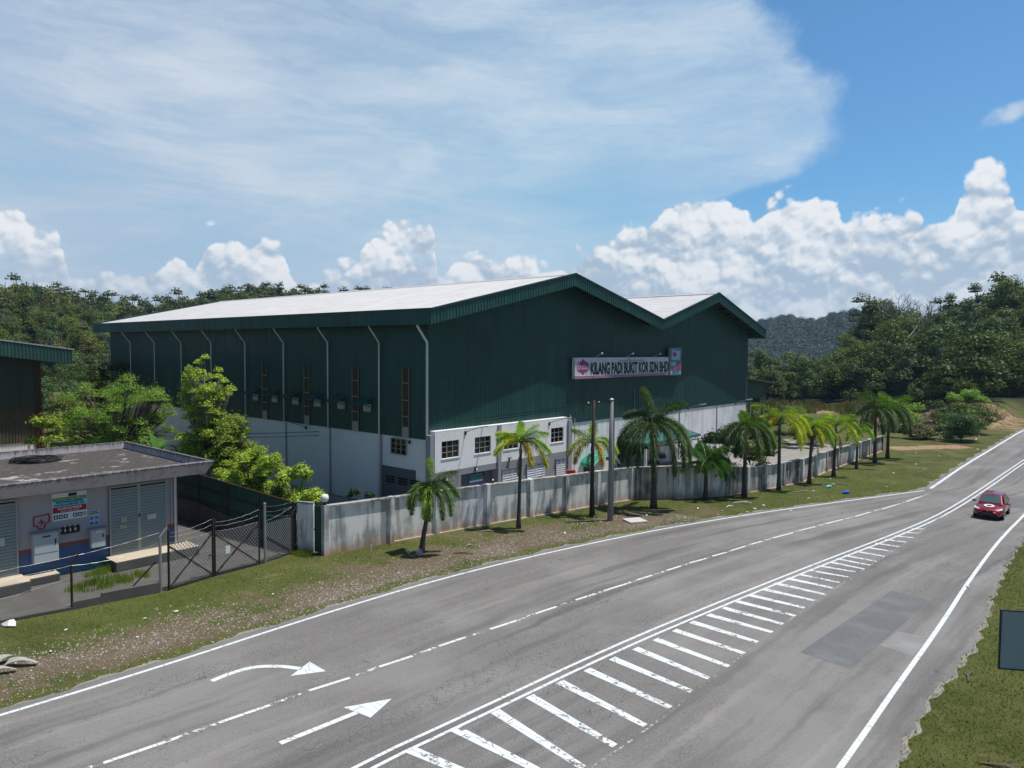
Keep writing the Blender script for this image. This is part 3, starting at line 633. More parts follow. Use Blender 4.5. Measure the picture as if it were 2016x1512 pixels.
# ------------------------------------------------------------------ factory
TH = .7169; BO = (-4.9051, 42.2929, 0); BRZ = math.pi/2-TH
tv = Vector((math.sin(TH), math.cos(TH), 0)); mv = Vector((-math.cos(TH), math.sin(TH), 0))
def W(u, v, z=0): return Vector(BO)+tv*u+mv*v+Vector((0, 0, z))
fac = empty('factory_building', BO, BRZ)
tag(fac, 'big dark green corrugated factory with two pale gabled roofs and white lower walls', 'factory')
V1, BAY, LL, WW, OE, OG, L2 = 4.45, 5.5, 48.45, 45.75, 1.2, 1.5, 1.17
ZG, HF, U1, U2, U3, U4 = 4.57, .86, 12.43, 24.88, 35.27, 46.77
FB = ([-1.2, U1, U2, U3, U4], [11.36, 14.45, 11.68, 14.57, 11.34])        # fascia bottom profile
fb = lambda u: float(np.interp(u, *FB))
mb = MB(); ribbed(mb, (0, LL), (0, 0), lambda s_: ZG, lambda s_: fb(0)+.5, (-1, 0), .25)
ribbed(mb, (0, 0), (WW, 0), lambda s_: ZG, lambda s_: fb(s_)+.45, (0, -1), .25)
ribbed(mb, (WW, 0), (WW, LL), lambda s_: ZG, lambda s_: fb(WW)+.5, (1, 0), .5); ribbed(mb, (WW, LL), (0, LL), lambda s_: ZG, lambda s_: fb(WW-s_)+.45, (0, 1), .5)
mb.build('cladding', 'green_cladding', fac)
mb = MB(); mb.box((.06, .06, 0), (.25, LL-.06, ZG+.02)); mb.build('side_wall', 'side_wall_white', fac)
mb = MB(); mb.box((.25, .06, 0), (WW-.06, .25, ZG+.02)); mb.build('front_wall', 'gable_wall_white', fac)
mb = MB(); mb.box((WW-.25, .25, 0), (WW-.06, LL-.06, ZG+.02)); mb.box((.25, LL-.25, 0), (WW-.25, LL-.06, ZG+.02)); mb.build('rear_wall', 'side_wall_white', fac)
mb = MB(); mb.box((.02, 1.2, 0), (.058, V1, 2.62)); mb.build('grey_dado', 'dark_grey_wall', fac)
for v in (3.55, 2.35, 1.2):
    mb = MB()
    for r_ in range(3): mb.box((-.03, v-.42, 1.62+r_*.16), (.05, v+.42, 1.62+r_*.16+.09))
    mb.build('vent_block', 'dark_gap', fac)
# roofs
def roofsheet(ua, ub):
    mb = MB(); za, zb = fb(ua)+HF-.05, fb(ub)+HF-.05
    v0, v1 = -OG+.05, LL+L2-.05; n = int((v1-v0)/.25); vs = []; fs = []
    for i in range(n+1):
        for dvv, hh in ((0, 0), (.13, 0), (.17, .03), (.21, .03)):
            v = v0+i*.25+dvv
            if v > v1: continue
            vs += [(ua, v, za+hh), (ub, v, zb+hh)]
    for i in range(len(vs)//2-1): fs.append((2*i, 2*i+1, 2*i+3, 2*i+2) if ub > ua else (2*i, 2*i+2, 2*i+3, 2*i+1))
    mb.add(vs, fs); return mb.build('roof', 'roof_sheet', fac)
for a, b in ((-OE+.05, U1), (U1, U2), (U2, U3), (U3, U4-.05)): roofsheet(a, b)
mb = MB()
for u in (U1, U3):
    z = fb(u)+HF
    mb.add([(u-.35, -OG+.06, z-.085), (u, -OG+.06, z+.03), (u+.35, -OG+.06, z-.085), (u-.35, LL+L2-.06, z-.085), (u, LL+L2-.06, z+.03), (u+.35, LL+L2-.06, z-.085)], [(0, 1, 4, 3), (1, 2, 5, 4)])
mb.build('ridge_cap', 'roof_sheet', fac)
# fascias
mb = MB(); ribbed(mb, (-OE, LL+L2), (-OE, -OG), lambda s_: 11.36, lambda s_: 11.36+HF, (-1, 0), .30, .03); mb.build('fascia', 'green_fascia', fac)
mb = MB(); ribbed(mb, (U4, -OG), (U4, LL+L2), lambda s_: 11.34, lambda s_: 11.34+HF, (1, 0), .30, .03); mb.build('fascia', 'green_fascia', fac)
for (a, b) in ((-OE, U1), (U1, U2), (U2, U3), (U3, U4)):
    mb = MB(); ribbed(mb, (a, -OG), (b, -OG), lambda s_, a=a: fb(a+s_), lambda s_, a=a: fb(a+s_)+HF, (0, -1), .26, .035); mb.build('fascia', 'green_fascia', fac)
    mb = MB(); ribbed(mb, (b, LL+L2), (a, LL+L2), lambda s_, b=b: fb(b-s_), lambda s_, b=b: fb(b-s_)+HF+.05, (0, 1), .3, .03); mb.build('fascia', 'green_fascia', fac)
mb = MB()
def capbar(p, q): mb.bar(p, q, .12, .10)
capbar((-OE, LL+L2, 11.36+HF+.02), (-OE, -OG-.05, 11.36+HF+.02))
for a, b in ((-OE, U1), (U1, U2), (U2, U3), (U3, U4)):
    capbar((a, -OG-.02, fb(a)+HF+.02), (b, -OG-.02, fb(b)+HF+.02)); capbar((a, LL+L2, fb(a)+HF+.06), (b, LL+L2, fb(b)+HF+.06))
mb.build('fascia_cap', 'fascia_trim', fac)
# soffits with purlins
mb = MB()
for a, b in ((-OE, U1), (U1, U2), (U2, U3), (U3, U4)):
    za, zb = fb(a)+.55, fb(b)+.55
    mb.quad((a, -OG+.04, za), (b, -OG+.04, zb), (b, -.0, zb), (a, -.0, za))
    n = int((b-a)/1.5)
    for k in range(1, n):
        u = a+(b-a)*k/n; z = fb(u)+.40; mb.box((u-.04, -OG+.06, z), (u+.04, -.04, z+.14))
mb.quad((-OE+.04, -OG, 11.95), (-OE+.04, LL+L2, 11.95), (-.0, LL+L2, 12.2), (-.0, -OG, 12.2))
mb.quad((U4-.04, -OG, 11.95), (U4-.04, LL+L2, 11.95), (WW, LL+L2, 12.1), (WW, -OG, 12.1))
mb.build('soffit', 'soffit', fac)
# downpipes
for k in range(10):
    v = -.02 if k == 0 else V1+(k-1)*BAY
    mb = MB(); zlow = 3.0 if k == 0 else (ZG-.05 if k > 1 else .1)
    mb.tube([(-OE+.25, v, 11.45), (-OE+.28, v, 11.30), (-.16, v, 10.35), (-.16, v, 10.2), (-.16, v, zlow)], .052 if k else .075, 8)
    mb.build('downpipe', 'pipe_white', fac, smooth=True)
    if k in (2, 3, 1):
        mb = MB(); mb.box((-.02, v-.05, .05), (.055, v+.05, ZG-.03)); mb.build('wall_joint', 'pilaster_grey', fac)
mb = MB(); mb.tube([(-.14, 20.9, 4.6), (-.14, 20.9, .2)], .06, 6); mb.build('rusty_pipe', 'rust', fac)
# vertical light strips
for a, b in ((1.73, 2.31), (6.71, 7.34), (12.35, 12.95), (17.91, 18.55)):
    mb = MB(); ribbed(mb, (-.05, b), (-.05, a), lambda s_: ZG+.65, lambda s_: 8.76, (-1, 0), .12, .03); st_ = mb.build('light_strip', 'rusty_panel', fac)
    mb = MB()
    for z in (7.89, 6.85, 5.86): mb.box((-.10, a-.03, z-.03), (-.05, b+.03, z+.03))
    mb.box((-.09, b, ZG), (-.05, b+.03, 8.76)); mb.box((-.09, a-.03, ZG), (-.05, a, 8.76)); mb.build('strip_bar', 'rusty_panel_bar', st_)
    mb = MB(); mb.box((-.07, a, ZG), (-.045, b, ZG+.65)); mb.build('strip_base', 'pale_panel', st_)
# exhaust vents with sloping hoods
for v in (19.55, 16.8, 14.05, 11.3, 8.55, 5.75):
    mb = MB(); mb.box((-.10, v-.38, 5.92), (-.04, v+.38, 6.42)); ev = mb.build('exhaust_vent', 'litter_card', fac)
    mb = MB()
    for z in (6.02, 6.14, 6.26): mb.box((-.13, v-.36, z), (-.10, v+.36, z+.05))
    mb.build('vent_slat', 'frame_white', ev)
    mb = MB(); p = [(-.03, 6.86), (-.9, 6.50), (-.9, 6.44), (-.03, 6.80)]
    vs = [(x, v+s_*.62, z) for s_ in (-1, 1) for x, z in p]; mb.add(vs, [(0, 1, 2, 3), (7, 6, 5, 4), (0, 4, 5, 1), (1, 5, 6, 2), (2, 6, 7, 3), (3, 7, 4, 0)])
    mb.bar((-.86, v-.6, 6.45), (-.04, v-.6, 6.2), .04); mb.bar((-.86, v+.6, 6.45), (-.04, v+.6, 6.2), .04)
    mb.build('vent_hood', 'green_fascia', ev)
# annex block on the gable
AO = .45
def cut_wall(u0, u1, z0, z1, holes, y0, y1, name, mat):
    us = sorted({u0, u1, *[h[0] for h in holes], *[h[1] for h in holes]}); zs = sorted({z0, z1, *[h[2] for h in holes], *[h[3] for h in holes]})
    mb = MB(); idx = {}
    def inside(u, z): return any(h[0] < u < h[1] and h[2] < z < h[3] for h in holes)
    for i in range(len(us)-1):
        for j in range(len(zs)-1):
            if inside((us[i]+us[i+1])/2, (zs[j]+zs[j+1])/2): continue
            a, b, c, d_ = us[i], us[i+1], zs[j], zs[j+1]
            mb.quad((a, y0, c), (b, y0, c), (b, y0, d_), (a, y0, d_))
    for h in holes:
        a, b, c, d_ = h
        mb.quad((a, y0, c), (a, y0, d_), (a, y1, d_), (a, y1, c)); mb.quad((b, y0, c), (b, y1, c), (b, y1, d_), (b, y0, d_))
        mb.quad((a, y0, d_), (b, y0, d_), (b, y1, d_), (a, y1, d_)); mb.quad((a, y0, c), (a, y1, c), (b, y1, c), (b, y0, c))
    return mb.build(name, mat, fac)
wins = [(.63, 2.08, 3.44, 4.47), (3.46, 4.94, 3.44, 4.47), (6.19, 7.65, 3.42, 4.45), (11.18, 12.64, 3.41, 4.44)]
cut_wall(.08, 5.55, 2.66, 5.05, wins[:2], -AO, -AO+.14, 'annex_wall', 'white_wall')
cut_wall(5.85, 13.1, 2.66, 5.05, wins[2:], -AO, -AO+.14, 'annex_wall', 'white_wall')
cut_wall(.08, 5.55, 0, 2.66, [(2.26, 5.5, 0.02, 2.28)], -AO, -AO+.4, 'annex_grey_wall', 'grey_wall')
cut_wall(5.85, 13.1, 0, 2.66, [], -AO, -AO+.2, 'annex_grey_wall', 'grey_wall')
mb = MB(); mb.box((.085, -AO+.02, 5.052), (13.095, .04, 5.12)); mb.quad((.083, -AO+.003, 0), (.083, .05, 0), (.083, .05, 5.05), (.083, -AO+.003, 5.05)); mb.quad((13.098, -AO+.003, 0), (13.098, -AO+.003, 5.05), (13.098, .05, 5.05), (13.098, .05, 0)); mb.build('annex_top', 'white_wall', fac)
for a_, b_ in (((5.55, -AO-.10, 0), (5.85, 0, 5.1)), ((13.11, -AO-.12, 0), (13.55, 0, 4.9)), ((-.25, -.42, 0), (.06, .0, 4.9))): mb = MB(); mb.box(a_, b_); mb.build('pilaster', 'pilaster_grey', fac)
def window(u0, u1, z0, z1, y, side=False):
    def B(mb, a, b):
        if side: mb.box((a[1], a[0], a[2]), (b[1], b[0], b[2]))
        else: mb.box(a, b)
    mb = MB(); fr = .045
    for k in range(4):
        u = u0+(u1-u0)*k/3; B(mb, (u-fr/2, y-.02, z0), (u+fr/2, y+.03, z1))
        z = z0+(z1-z0)*k/3
        for q in range(3):
            B(mb, (u0+(u1-u0)*q/3+fr/2, y-.012, z-fr*.3), (u0+(u1-u0)*(q+1)/3-fr/2, y+.025, z+fr*.3))
    wn = mb.build('window', 'frame_brown', fac)
    mb = MB(); B(mb, (u0, y+.03, z0), (u1, y+.05, z1)); mb.build('pane', 'black_glass', wn)
    mb = MB(); B(mb, (u0-.05, y-.12, z0-.06), (u1+.05, y+.02, z0-.028)); mb.build('sill', 'frame_white', wn)
for q in wins: window(*q, -AO+.08)
window(2.01, 3.45, 3.50, 4.42, -.02, True)
def louvre(parent, u0, u1, z0, z1, y, mat, leaves=2, pitch=.11, name='louvred_door', frame='frame_white', dx=None):
    mb = MB(); mb.box((u0, y, z0), (u1, y+.03, z1)); back = mb.build(name, 'dark_gap', parent)
    mb = MB(); wl = (u1-u0)/leaves; f = .07
    for k in range(leaves):
        a, b = u0+k*wl, u0+(k+1)*wl
        mb.box((a, y-.05, z0), (a+f, y-.001, z1)); mb.box((b-f, y-.05, z0), (b-.002, y-.001, z1)); mb.box((a+f, y-.05, z1-f), (b-f, y-.001, z1)); mb.box((a+f, y-.05, z0), (b-f, y-.001, z0+f))
    mb.build('door_frame', frame, back)
    mb = MB()
    for k in range(leaves):
        a, b = u0+k*wl+f, u0+(k+1)*wl-f; z = z0+f+.01
        while z < z1-f-pitch*.8:
            mb.add([(a, y-.052, z), (b, y-.052, z), (b, y-.004, z+pitch*.78), (a, y-.004, z+pitch*.78), (a, y-.045, z-.008), (b, y-.045, z-.008)], [(0, 1, 2, 3), (4, 5, 1, 0)]); z += pitch
    mb.build('louvre', mat, back); return back
Y0 = -AO-.03
for u0, u1, z1 in ((.25, 1.45, 2.0), (6.0, 7.85, 2.12), (8.5, 10.4, 2.15), (11.75, 12.8, 2.15)):
    louvre(fac, u0, u1, .05, z1, Y0, 'louvre_white', 2, .16)
    mb = MB(); mb.box((u0-.1, Y0-.12, z1), (u1+.1, Y0+.03, z1+.07)); mb.build('door_canopy', 'dark_grey_wall', fac)
# recess back with a notice
mb = MB(); mb.box((2.26, -.06, 0), (5.5, -.045, 2.28)); mb.build('recess_wall', 'dark_grey_wall', fac)
mb = MB(); mb.box((2.3, -.07, 1.6), (2.65, -.06, 2.1)); mb.box((4.35, -.07, 1.9), (4.75, -.06, 2.2)); mb.build('recess_window', 'black_glass', fac)
# entrance canopy
mb = MB(); cz = 3.55
ev_ = [(20.9, -2.4, 2.62), (30.2, -2.4, 2.62), (30.6, -.02, 2.75), (20.5, -.02, 2.75), (23.2, -.6, cz), (28.0, -.6, cz), (23.2, -.02, cz), (28.0, -.02, cz)]
mb.add(ev_, [(0, 1, 5, 4), (1, 2, 7, 5), (3, 0, 4, 6), (4, 5, 7, 6)]); mb.box((20.9, -2.45, 2.42), (30.2, -2.38, 2.64)); mb.box((20.85, -2.38, 2.42), (20.92, -.04, 2.66))
cn = mb.build('entrance_canopy', 'canopy_green', fac)
mb = MB(); 
for a in np.arange(21, 30, 1.0): mb.bar((a, -2.36, 2.2), (a+.5, -2.36, 2.42), .04); mb.bar((a+.5, -2.36, 2.42), (a+1., -2.36, 2.2), .04)
mb.bar((20.9, -2.36, 2.2), (30.1, -2.36, 2.2), .06); mb.build('truss', 'rust', cn)
for u in (21.0, 25.6, 30.1):
    mb = MB(); mb.box((u-.09, -2.40, 0), (u+.09, -2.22, 2.18)); mb.build('post', 'frame_white', cn)
mb = MB(); mb.box((20.6, -.02, 0), (25.3, .045, 3.0)); mb.build('painted_dark_opening', 'dark_gap', fac)  # near-black sheet stands in for the shaded opening below the canopy
mb = MB(); mb.box((20.7, -.10, 0), (25.2, -.05, 1.25)); mb.build('lower_screen', 'panel_teal', fac)
# barrel awning
mb = MB(); n = 10
for k in range(n):
    a0, a1 = math.pi*k/n, math.pi*(k+1)/n
    p = lambda a: (17.05-1.75*math.cos(a), 1.25+.75*math.sin(a))
    (ua, za), (ub, zb) = p(a0), p(a1)
    mb.quad((ua, -1.25, za-.12), (ub, -1.25, zb-.12), (ub, -.02, zb+.05), (ua, -.02, za+.05))
aw = mb.build('awning', 'awning_green', fac, smooth=True)
for y in (-1.26, -.62):
    mb = MB(); mb.tube([(17.05-1.76*math.cos(math.pi*k/12), y, 1.27+.76*math.sin(math.pi*k/12)-(.12 if y < -1 else .03)) for k in range(13)], .025, 5); mb.build('awning_rib', 'frame_white', aw)
mb = MB(); mb.box((15.5, -1.2, 0), (15.62, -1.08, 1.3)); mb.box((18.5, -1.2, 0), (18.62, -1.08, 1.3)); mb.build('post', 'awning_green', aw)
mb = MB(); mb.box((15.9, -.03, 0), (16.9, .045, 1.2)); mb.build('small_door', 'rust', fac)
for u in (13.7, 20.0, 30.9, 38.65): mb = MB(); mb.box((u-.07, -.0, .05), (u+.07, .055, ZG-.02)); mb.build('wall_joint', 'pilaster_grey', fac)
for u in (13.95, 14.5): 
    mb = MB(); mb.tube([(u, -.07, 5.2 if u < 14.2 else 4.9), (u, -.07, .3)], .04, 6); mb.build('downpipe', 'frame_white', fac)
for u, zt_ in ((22.9, 6.9), (45.5, 7.5)):
    mb = MB(); mb.tube([(u, -.06, zt_), (u, -.06, ZG)], .03, 6); mb.build('conduit', 'pilaster_grey', fac)
# lean-to on the right side
mb = MB(); mb.box((WW+.05, 3, 4.4), (58.2, 3.1, 6.3)); mb.box((58.1, 3.1, 4.4), (58.2, 30, 6.0)); 
lt = mb.build('lean_to_wall', 'green_cladding', fac)
mb = MB(); mb.add([(WW+.06, 2.3, 7.35), (59.6, 2.3, 6.2), (59.6, 31, 6.2), (WW+.06, 31, 7.35), (WW+.06, 2.3, 7.25), (59.6, 2.3, 6.05), (59.6, 31, 6.05), (WW+.06, 31, 7.25)], [(0, 1, 2, 3), (7, 6, 5, 4), (0, 4, 5, 1), (1, 5, 6, 2)]); mb.build('lean_to_roof', 'shed_green', lt)
mb = MB(); mb.add([(WW+.06, 3, 6.3), (58.2, 3, 6.3), (WW+.06, 3, 7.25)], [(0, 1, 2)]); mb.build('lean_to_gable', 'green_cladding', lt)
for u in (50, 54, 58):
    mb = MB(); mb.box((u-.12, 3.0, 0), (u+.12, 3.24, 4.4)); mb.build('post', 'steel_grey', lt)
mb = MB(); mb.box((WW+.1, 12, 0), (58, 12.2, 4.4)); mb.build('inner_wall', 'dark_grey_wall', lt)

def frameM(u, y, z):   # text matrix on gable plane (local frame of the factory)
    return Matrix.Translation((u, y, z)) @ Matrix.Rotation(math.pi/2, 4, 'X')
# large signboard (slightly tilted outward at the bottom in the photo)
sgn = empty('signboard', W(14.0, -.35, 7.87), BRZ); tag(sgn, 'long white signboard reading KILANG PADI BUKIT KOR SDN BHD on the green gable', 'signboard')
SW, SH = 13.85, 1.55
mb = MB(); mb.box((0, -.05, 0), (SW, .22, SH)); mb.build('board', 'signboard_white', sgn, bevel=.01)
mb = MB(); mb.box((-.02, -.075, -.03), (SW, -.052, .17)); mb.build('lower_band', 'signboard_pink', sgn)
mb = MB(); mb.box((0, -.08, .17), (SW, -.055, .21)); mb.box((0, -.06, SH-.03), (SW, -.053, SH)); mb.build('trim', 'emblem_lilac', sgn)
mb = MB()
for u in (1.9, 2.65, 3.75, 7.2, 11.0): mb.box((u-.012, -.056, .21), (u+.012, -.052, SH-.03))
mb.build('panel_joint', 'litter_card', sgn)
def emblem(cx, cz, sx, sz, y, mat, par, name='emblem'):
    pts = []
    for k in range(48):
        a = 2*math.pi*k/48; c_, s_ = math.cos(a), math.sin(a)
        x = math.copysign(abs(c_)**.95, c_)*.84; z = math.copysign(abs(s_)**.8, s_)*.66
        pk = max(0, 1-abs(abs(a if a < math.pi else a-2*math.pi)-math.pi/2)/.28)
        z += math.copysign(pk*.26, s_)
        pts.append((cx+x*sx, cz+z*sz))
    mb = MB(); vs = [(x, y, z) for x, z in pts]+[(x, y+.01, z) for x, z in pts]; n = len(pts)
    mb.add(vs, [tuple(range(n))]+[(i, n+i, n+(i+1) % n, (i+1) % n) for i in range(n)]); return mb.build(name, mat, par)
emblem(1.02, .86, .98, .70, -.062, 'emblem_lilac', sgn, 'emblem_outline'); emblem(1.02, .86, .90, .64, -.070, 'emblem_magenta', sgn)
text('Erabas', .62, 'emblem_lilac', sgn, frameM(1.02, -.076, .85), fit=1.38, bold=.006, shear=.1)
text('KILANG PADI BUKIT KOR SDN BHD', 1.22, 'letter_black', sgn, frameM(7.9, -.058, .66), fit=11.8, bold=.05)
mb = MB()                                                    # Arabic-script line above the name, as strokes
x = 9.9
for k, (w_, h_, up) in enumerate([(.34, .05, 1), (.12, .16, 0), (.26, .05, 1), (.10, .12, 0), (.42, .05, 2), (.09, .2, 0), (.3, .05, 1), (.34, .05, 0), (.12, .14, 2), (.3, .05, 1), (.1, .1, 0), (.22, .05, 1), (.12, .15, 0), (.34, .05, 0)]):
    mb.tube([(x, -.06, 1.26), (x-w_*.4, -.06, 1.235), (x-w_, -.06, 1.26+h_*.9)], .016, 4)
    for q in range(up): mb.box((x-w_*.5+q*.05, -.062, 1.35), (x-w_*.5+q*.05+.025, -.056, 1.375))
    x -= w_+.06
mb.build('lettering', 'letter_black', sgn)
for u in (2.8, 7.2, 11.6):
    mb = MB(); mb.bar((u, .1, SH), (u, -.5, SH+.32), .03); mb.sphere((u, -.52, SH+.3), .09, 8, 6); mb.build('lamp', 'frame_white', sgn)
sg2 = empty('signboard', W(28.05, -.42, 7.8), BRZ); tag(sg2, 'tall narrow picture board with a rice packet at the right end of the long sign', 'signboard')
mb = MB(); mb.box((0, -.05, 0), (2.05, .22, 2.42)); mb.build('board', 'galvanised', sg2, bevel=.02)
mb = MB(); mb.box((.07, -.06, .07), (1.98, -.052, 2.35)); mb.build('picture', 'panel_teal', sg2)
mb = MB(); mb.add([(.25, -.066, 1.35), (1.75, -.066, 1.35), (1.8, -.066, 2.18), (.25, -.066, 2.28)], [(0, 1, 2, 3)]); mb.add([(.12, -.066, .85), (.95, -.066, .85), (1.1, -.066, 1.18), (.15, -.066, 1.18)], [(0, 1, 2, 3)]); mb.add([(.1, -.066, .1), (.35, -.066, .1), (.3, -.066, .4), (.1, -.066, .4)], [(0, 1, 2, 3)]); mb.add([(1.6, -.066, .1), (1.9, -.066, .1), (1.9, -.066, .4), (1.75, -.066, .35)], [(0, 1, 2, 3)]); mb.build('picture_field', 'panel_blue', sg2)
mb = MB(); mb.add([(1.0, -.068, .45), (1.85, -.068, .45), (1.85, -.068, 1.1), (1.25, -.068, 1.1)], [(0, 1, 2, 3)]); mb.add([(.3, -.068, .45), (.6, -.068, .4), (.7, -.068, .8), (.45, -.068, .8)], [(0, 1, 2, 3)]); mb.build('picture_packet', 'emblem_magenta', sg2)
emblem(.75, 1.85, .42, .28, -.074, 'emblem_magenta', sg2)
# wall flood lamps
def wall_lamp(u, z, label, side=False, k=0):
    l = empty('wall_lamp', W(u, -AO if (not side and u < 13.2) else -.02, z) if not side else W(-.02, u, z), BRZ)
    mb = MB(); D = (lambda a: (a[0], a[1], a[2])) if not side else (lambda a: (a[1], a[0], a[2]))
    mb.tube([D((0, 0, 0)), D((.1, -.35, .18)), D((.3, -1.1, .42))], .028, 6); mb.build('arm', 'steel_grey', l)
    mb = MB(); mb.bar(D((.28, -1.05, .40)), D((.42, -1.6, .50)), .2, .08); mb.build('lamp_head', 'frame_white', l, bevel=.02)
    mb = MB(); mb.box(D((-.07, .0, -.12)), D((.07, -.06, .1))); mb.build('bracket', 'sign_edge', l)
    tag(l, label, 'wall lamp', 'arm lamps on the factory walls')
for u, z, lb in ((2.6, 4.85, 'arm lamp above the two left upper windows of the white annex'), (10.95, 4.8, 'arm lamp beside the rightmost upper window of the white annex'),
                 (32.4, 4.6, 'arm lamp on the green front wall right of the entrance canopy'), (42.9, 4.55, 'arm lamp on the front wall near its far right corner')): wall_lamp(u, z, lb)
for u, z, lb in ((12.8, 4.35, 'arm lamp on the shaded side wall below a rusty light strip'), (1.67, 4.33, 'arm lamp on the shaded side wall beside its only window')): wall_lamp(u, z, lb, True)
for u, z, lb in ((3.5, 2.5, 'small black floodlight above the recessed notice'), (6.7, 2.75, 'small black floodlight above the left double louvred doors'), (.9, 2.2, 'small rusty lamp above the far left louvred door')):
    l = empty('floodlight', W(u, -AO-.03, z), BRZ); mb = MB(); mb.box((-.12, -.14, -.1), (.12, -.02, .12)); mb.build('housing', 'sign_edge', l); mb = MB(); mb.box((-.09, -.15, -.07), (.09, -.142, .09)); mb.build('lens', 'car_lamp', l)
    tag(l, lb, 'floodlight')
nb = empty('notice_board', W(3.3, -.12, .9), BRZ); tag(nb, 'faded notice board with green and red text in the grey recess', 'notice board')
mb = MB(); mb.box((0, 0, 0), (1.25, .04, 1.2)); mb.build('board', 'sticker_blue', nb); mb = MB(); mb.box((.03, -.005, .9), (1.22, -.001, 1.1)); mb.build('green_band', 'signal_green', nb)
mb = MB(); mb.box((.03, -.005, .1), (1.22, -.001, .2)); mb.box((.03, -.005, .7), (1.22, -.001, .8)); mb.build('text_band', 'sign_white', nb); text('DILARANG MASUK', .2, 'sign_red', nb, frameM(.62, -.006, .5), fit=1.1, bold=.005)

# ------------------------------------------------------------------ electrical substation
SO = W(-13.2214, 3.5522, 0); sub = empty('substation_building', SO, BRZ)
tag(sub, 'low lilac and blue electrical substation hut with stained flat concrete roof', 'substation')
SL, SDp = 14.0, 8.4
mb = MB(); mb.box((-SL, 0, .0), (0, SDp, 3.9)); mb.build('wall', 'sub_wall', sub)
RX0, RX1, RY0, RY1 = -SL-1, 1.25, -.85, 9.5
mb = MB()   # roof slab with an outward flaring parapet
def ringpts(o_, z): return [(RX0-o_, RY0-o_, z), (RX1+o_, RY0-o_, z), (RX1+o_, RY1+o_, z), (RX0-o_, RY1+o_, z)]
rings = [ringpts(-.15, 3.80), ringpts(.16, 4.40), ringpts(.10, 4.44), ringpts(-.06, 4.44), ringpts(-.10, 4.05)]
vs = sum(rings, []); fs = [(3, 2, 1, 0)]
for i in range(len(rings)-1):
    for k in range(4): fs.append((i*4+k, i*4+(k+1) % 4, (i+1)*4+(k+1) % 4, (i+1)*4+k))
mb.add(vs, fs); mb.build('roof', 'parapet', sub)
mb = MB(); mb.quad(*[(x, y, 4.02) for x, y, z in ringpts(-.1, 0)]); mb.build('roof_deck', 'flat_roof', sub)
mb = MB(); q0 = ringpts(-.1, 4.024); q1 = ringpts(-.32, 4.024)
for k in range(4): mb.quad(q0[k], q0[(k+1) % 4], q1[(k+1) % 4], q1[k])
mb.build('roof_fillet', 'curb_concrete', sub)
Y0 = -.06
d1 = louvre(sub, -3.09, -.52, .45, 3.62, Y0, 'louvre_grey_green', 2, .135, frame='louvre_grey_green')
d2 = louvre(sub, -9.2, -6.62, .45, 3.62, Y0, 'louvre_grey_green', 2, .135, frame='louvre_grey_green')
mb = MB(); mb.box((-2.62, Y0-.07, 1.9), (-2.35, Y0-.055, 2.15)); mb.box((-2.66, Y0-.07, 1.62), (-2.38, Y0-.055, 1.8)); mb.build('notice', 'pale_panel', d1)
mb = MB(); mb.box((-1.45, Y0-.07, 1.85), (-1.05, Y0-.055, 2.1)); mb.build('notice', 'box_grey', d1)
mb = MB(); mb.box((-7.7, Y0-.07, 1.75), (-7.1, Y0-.055, 2.1)); mb.build('notice', 'box_grey', d2)
mb = MB(); mb.box((-1.83, Y0-.10, 2.05), (-1.77, Y0-.05, 2.2)); mb.build('padlock', 'rust', d1)
mb = MB(); mb.tube([(-.12, -.08, 3.75), (-.12, -.08, .45)], .055, 8); mb.build('downpipe', 'frame_white', sub)
mb = MB(); mb.tube([(-.30, -.06, 3.75), (-.30, -.06, .45)], .03, 8); mb.build('downpipe', 'sub_wall', sub)
def slab(a, b, z, lab, mat='cream_slab'):
    s_ = empty('concrete_platform', SO, BRZ); tag(s_, lab, 'platform'); mb = MB(); mb.box((a[0], a[1], 0), (b[0], b[1], z)); mb.build('slab', 'old_concrete', s_, bevel=.03)
    mb = MB(); mb.box((a[0]+.01, a[1]+.01, z+.002), (b[0]-.01, b[1]-.0, z+.012)); mb.build('tiles', mat, s_); return s_
slab((-3.3, -1.35), (.45, -.06), .44, 'cream tiled concrete platform in front of the right louvred doors')
slab((-10.5, -1.45), (-6.55, -.06), .44, 'cream tiled concrete platform at the left picture edge below louvred doors')
slab((-6.5, -.75), (-5.3, -.06), .32, 'small lower cream step beside the left platform')
# items on the substation wall
def onwall(name, lab, cat, u, z): o = empty(name, SO+tv*u-mv*.002+Vector((0, 0, z)), BRZ); tag(o, lab, cat); return o
b1_ = onwall('meter_cabinet', 'large pale grey meter cabinet on the blue and lilac wall', 'cabinet', -5.66, .80)
mb = MB(); mb.box((-.48, -.35, 0), (.45, 0, 1.25)); mb.build('body', 'box_grey', b1_, bevel=.015); mb = MB(); mb.box((-.56, -.45, 1.25), (.55, 0, 1.31)); mb.build('lid', 'pilaster_grey', b1_)
mb = MB(); mb.box((-.45, -.362, .42), (.42, -.352, 1.22)); mb.build('door', 'box_grey', b1_); mb = MB(); mb.box((.30, -.385, .75), (.35, -.362, .95)); mb.build('handle', 'sign_edge', b1_); mb = MB(); mb.box((-.15, -.368, 1.08), (.15, -.363, 1.14)); mb.build('label_strip', 'sign_edge', b1_)
b2_ = onwall('meter_cabinet', 'small pale grey meter box left of the louvred doors', 'cabinet', -3.62, 1.02)
mb = MB(); mb.box((-.30, -.3, 0), (.28, 0, .80)); mb.build('body', 'box_grey', b2_, bevel=.015); mb = MB(); mb.box((-.38, -.38, .80), (.36, 0, .86)); mb.build('lid', 'pilaster_grey', b2_); mb = MB(); mb.box((.16, -.33, .42), (.2, -.302, .58)); mb.build('handle', 'sign_edge', b2_)
mb = MB(); mb.box((-.12, -.306, .66), (.12, -.301, .72)); mb.build('label_strip', 'sign_white', b2_)
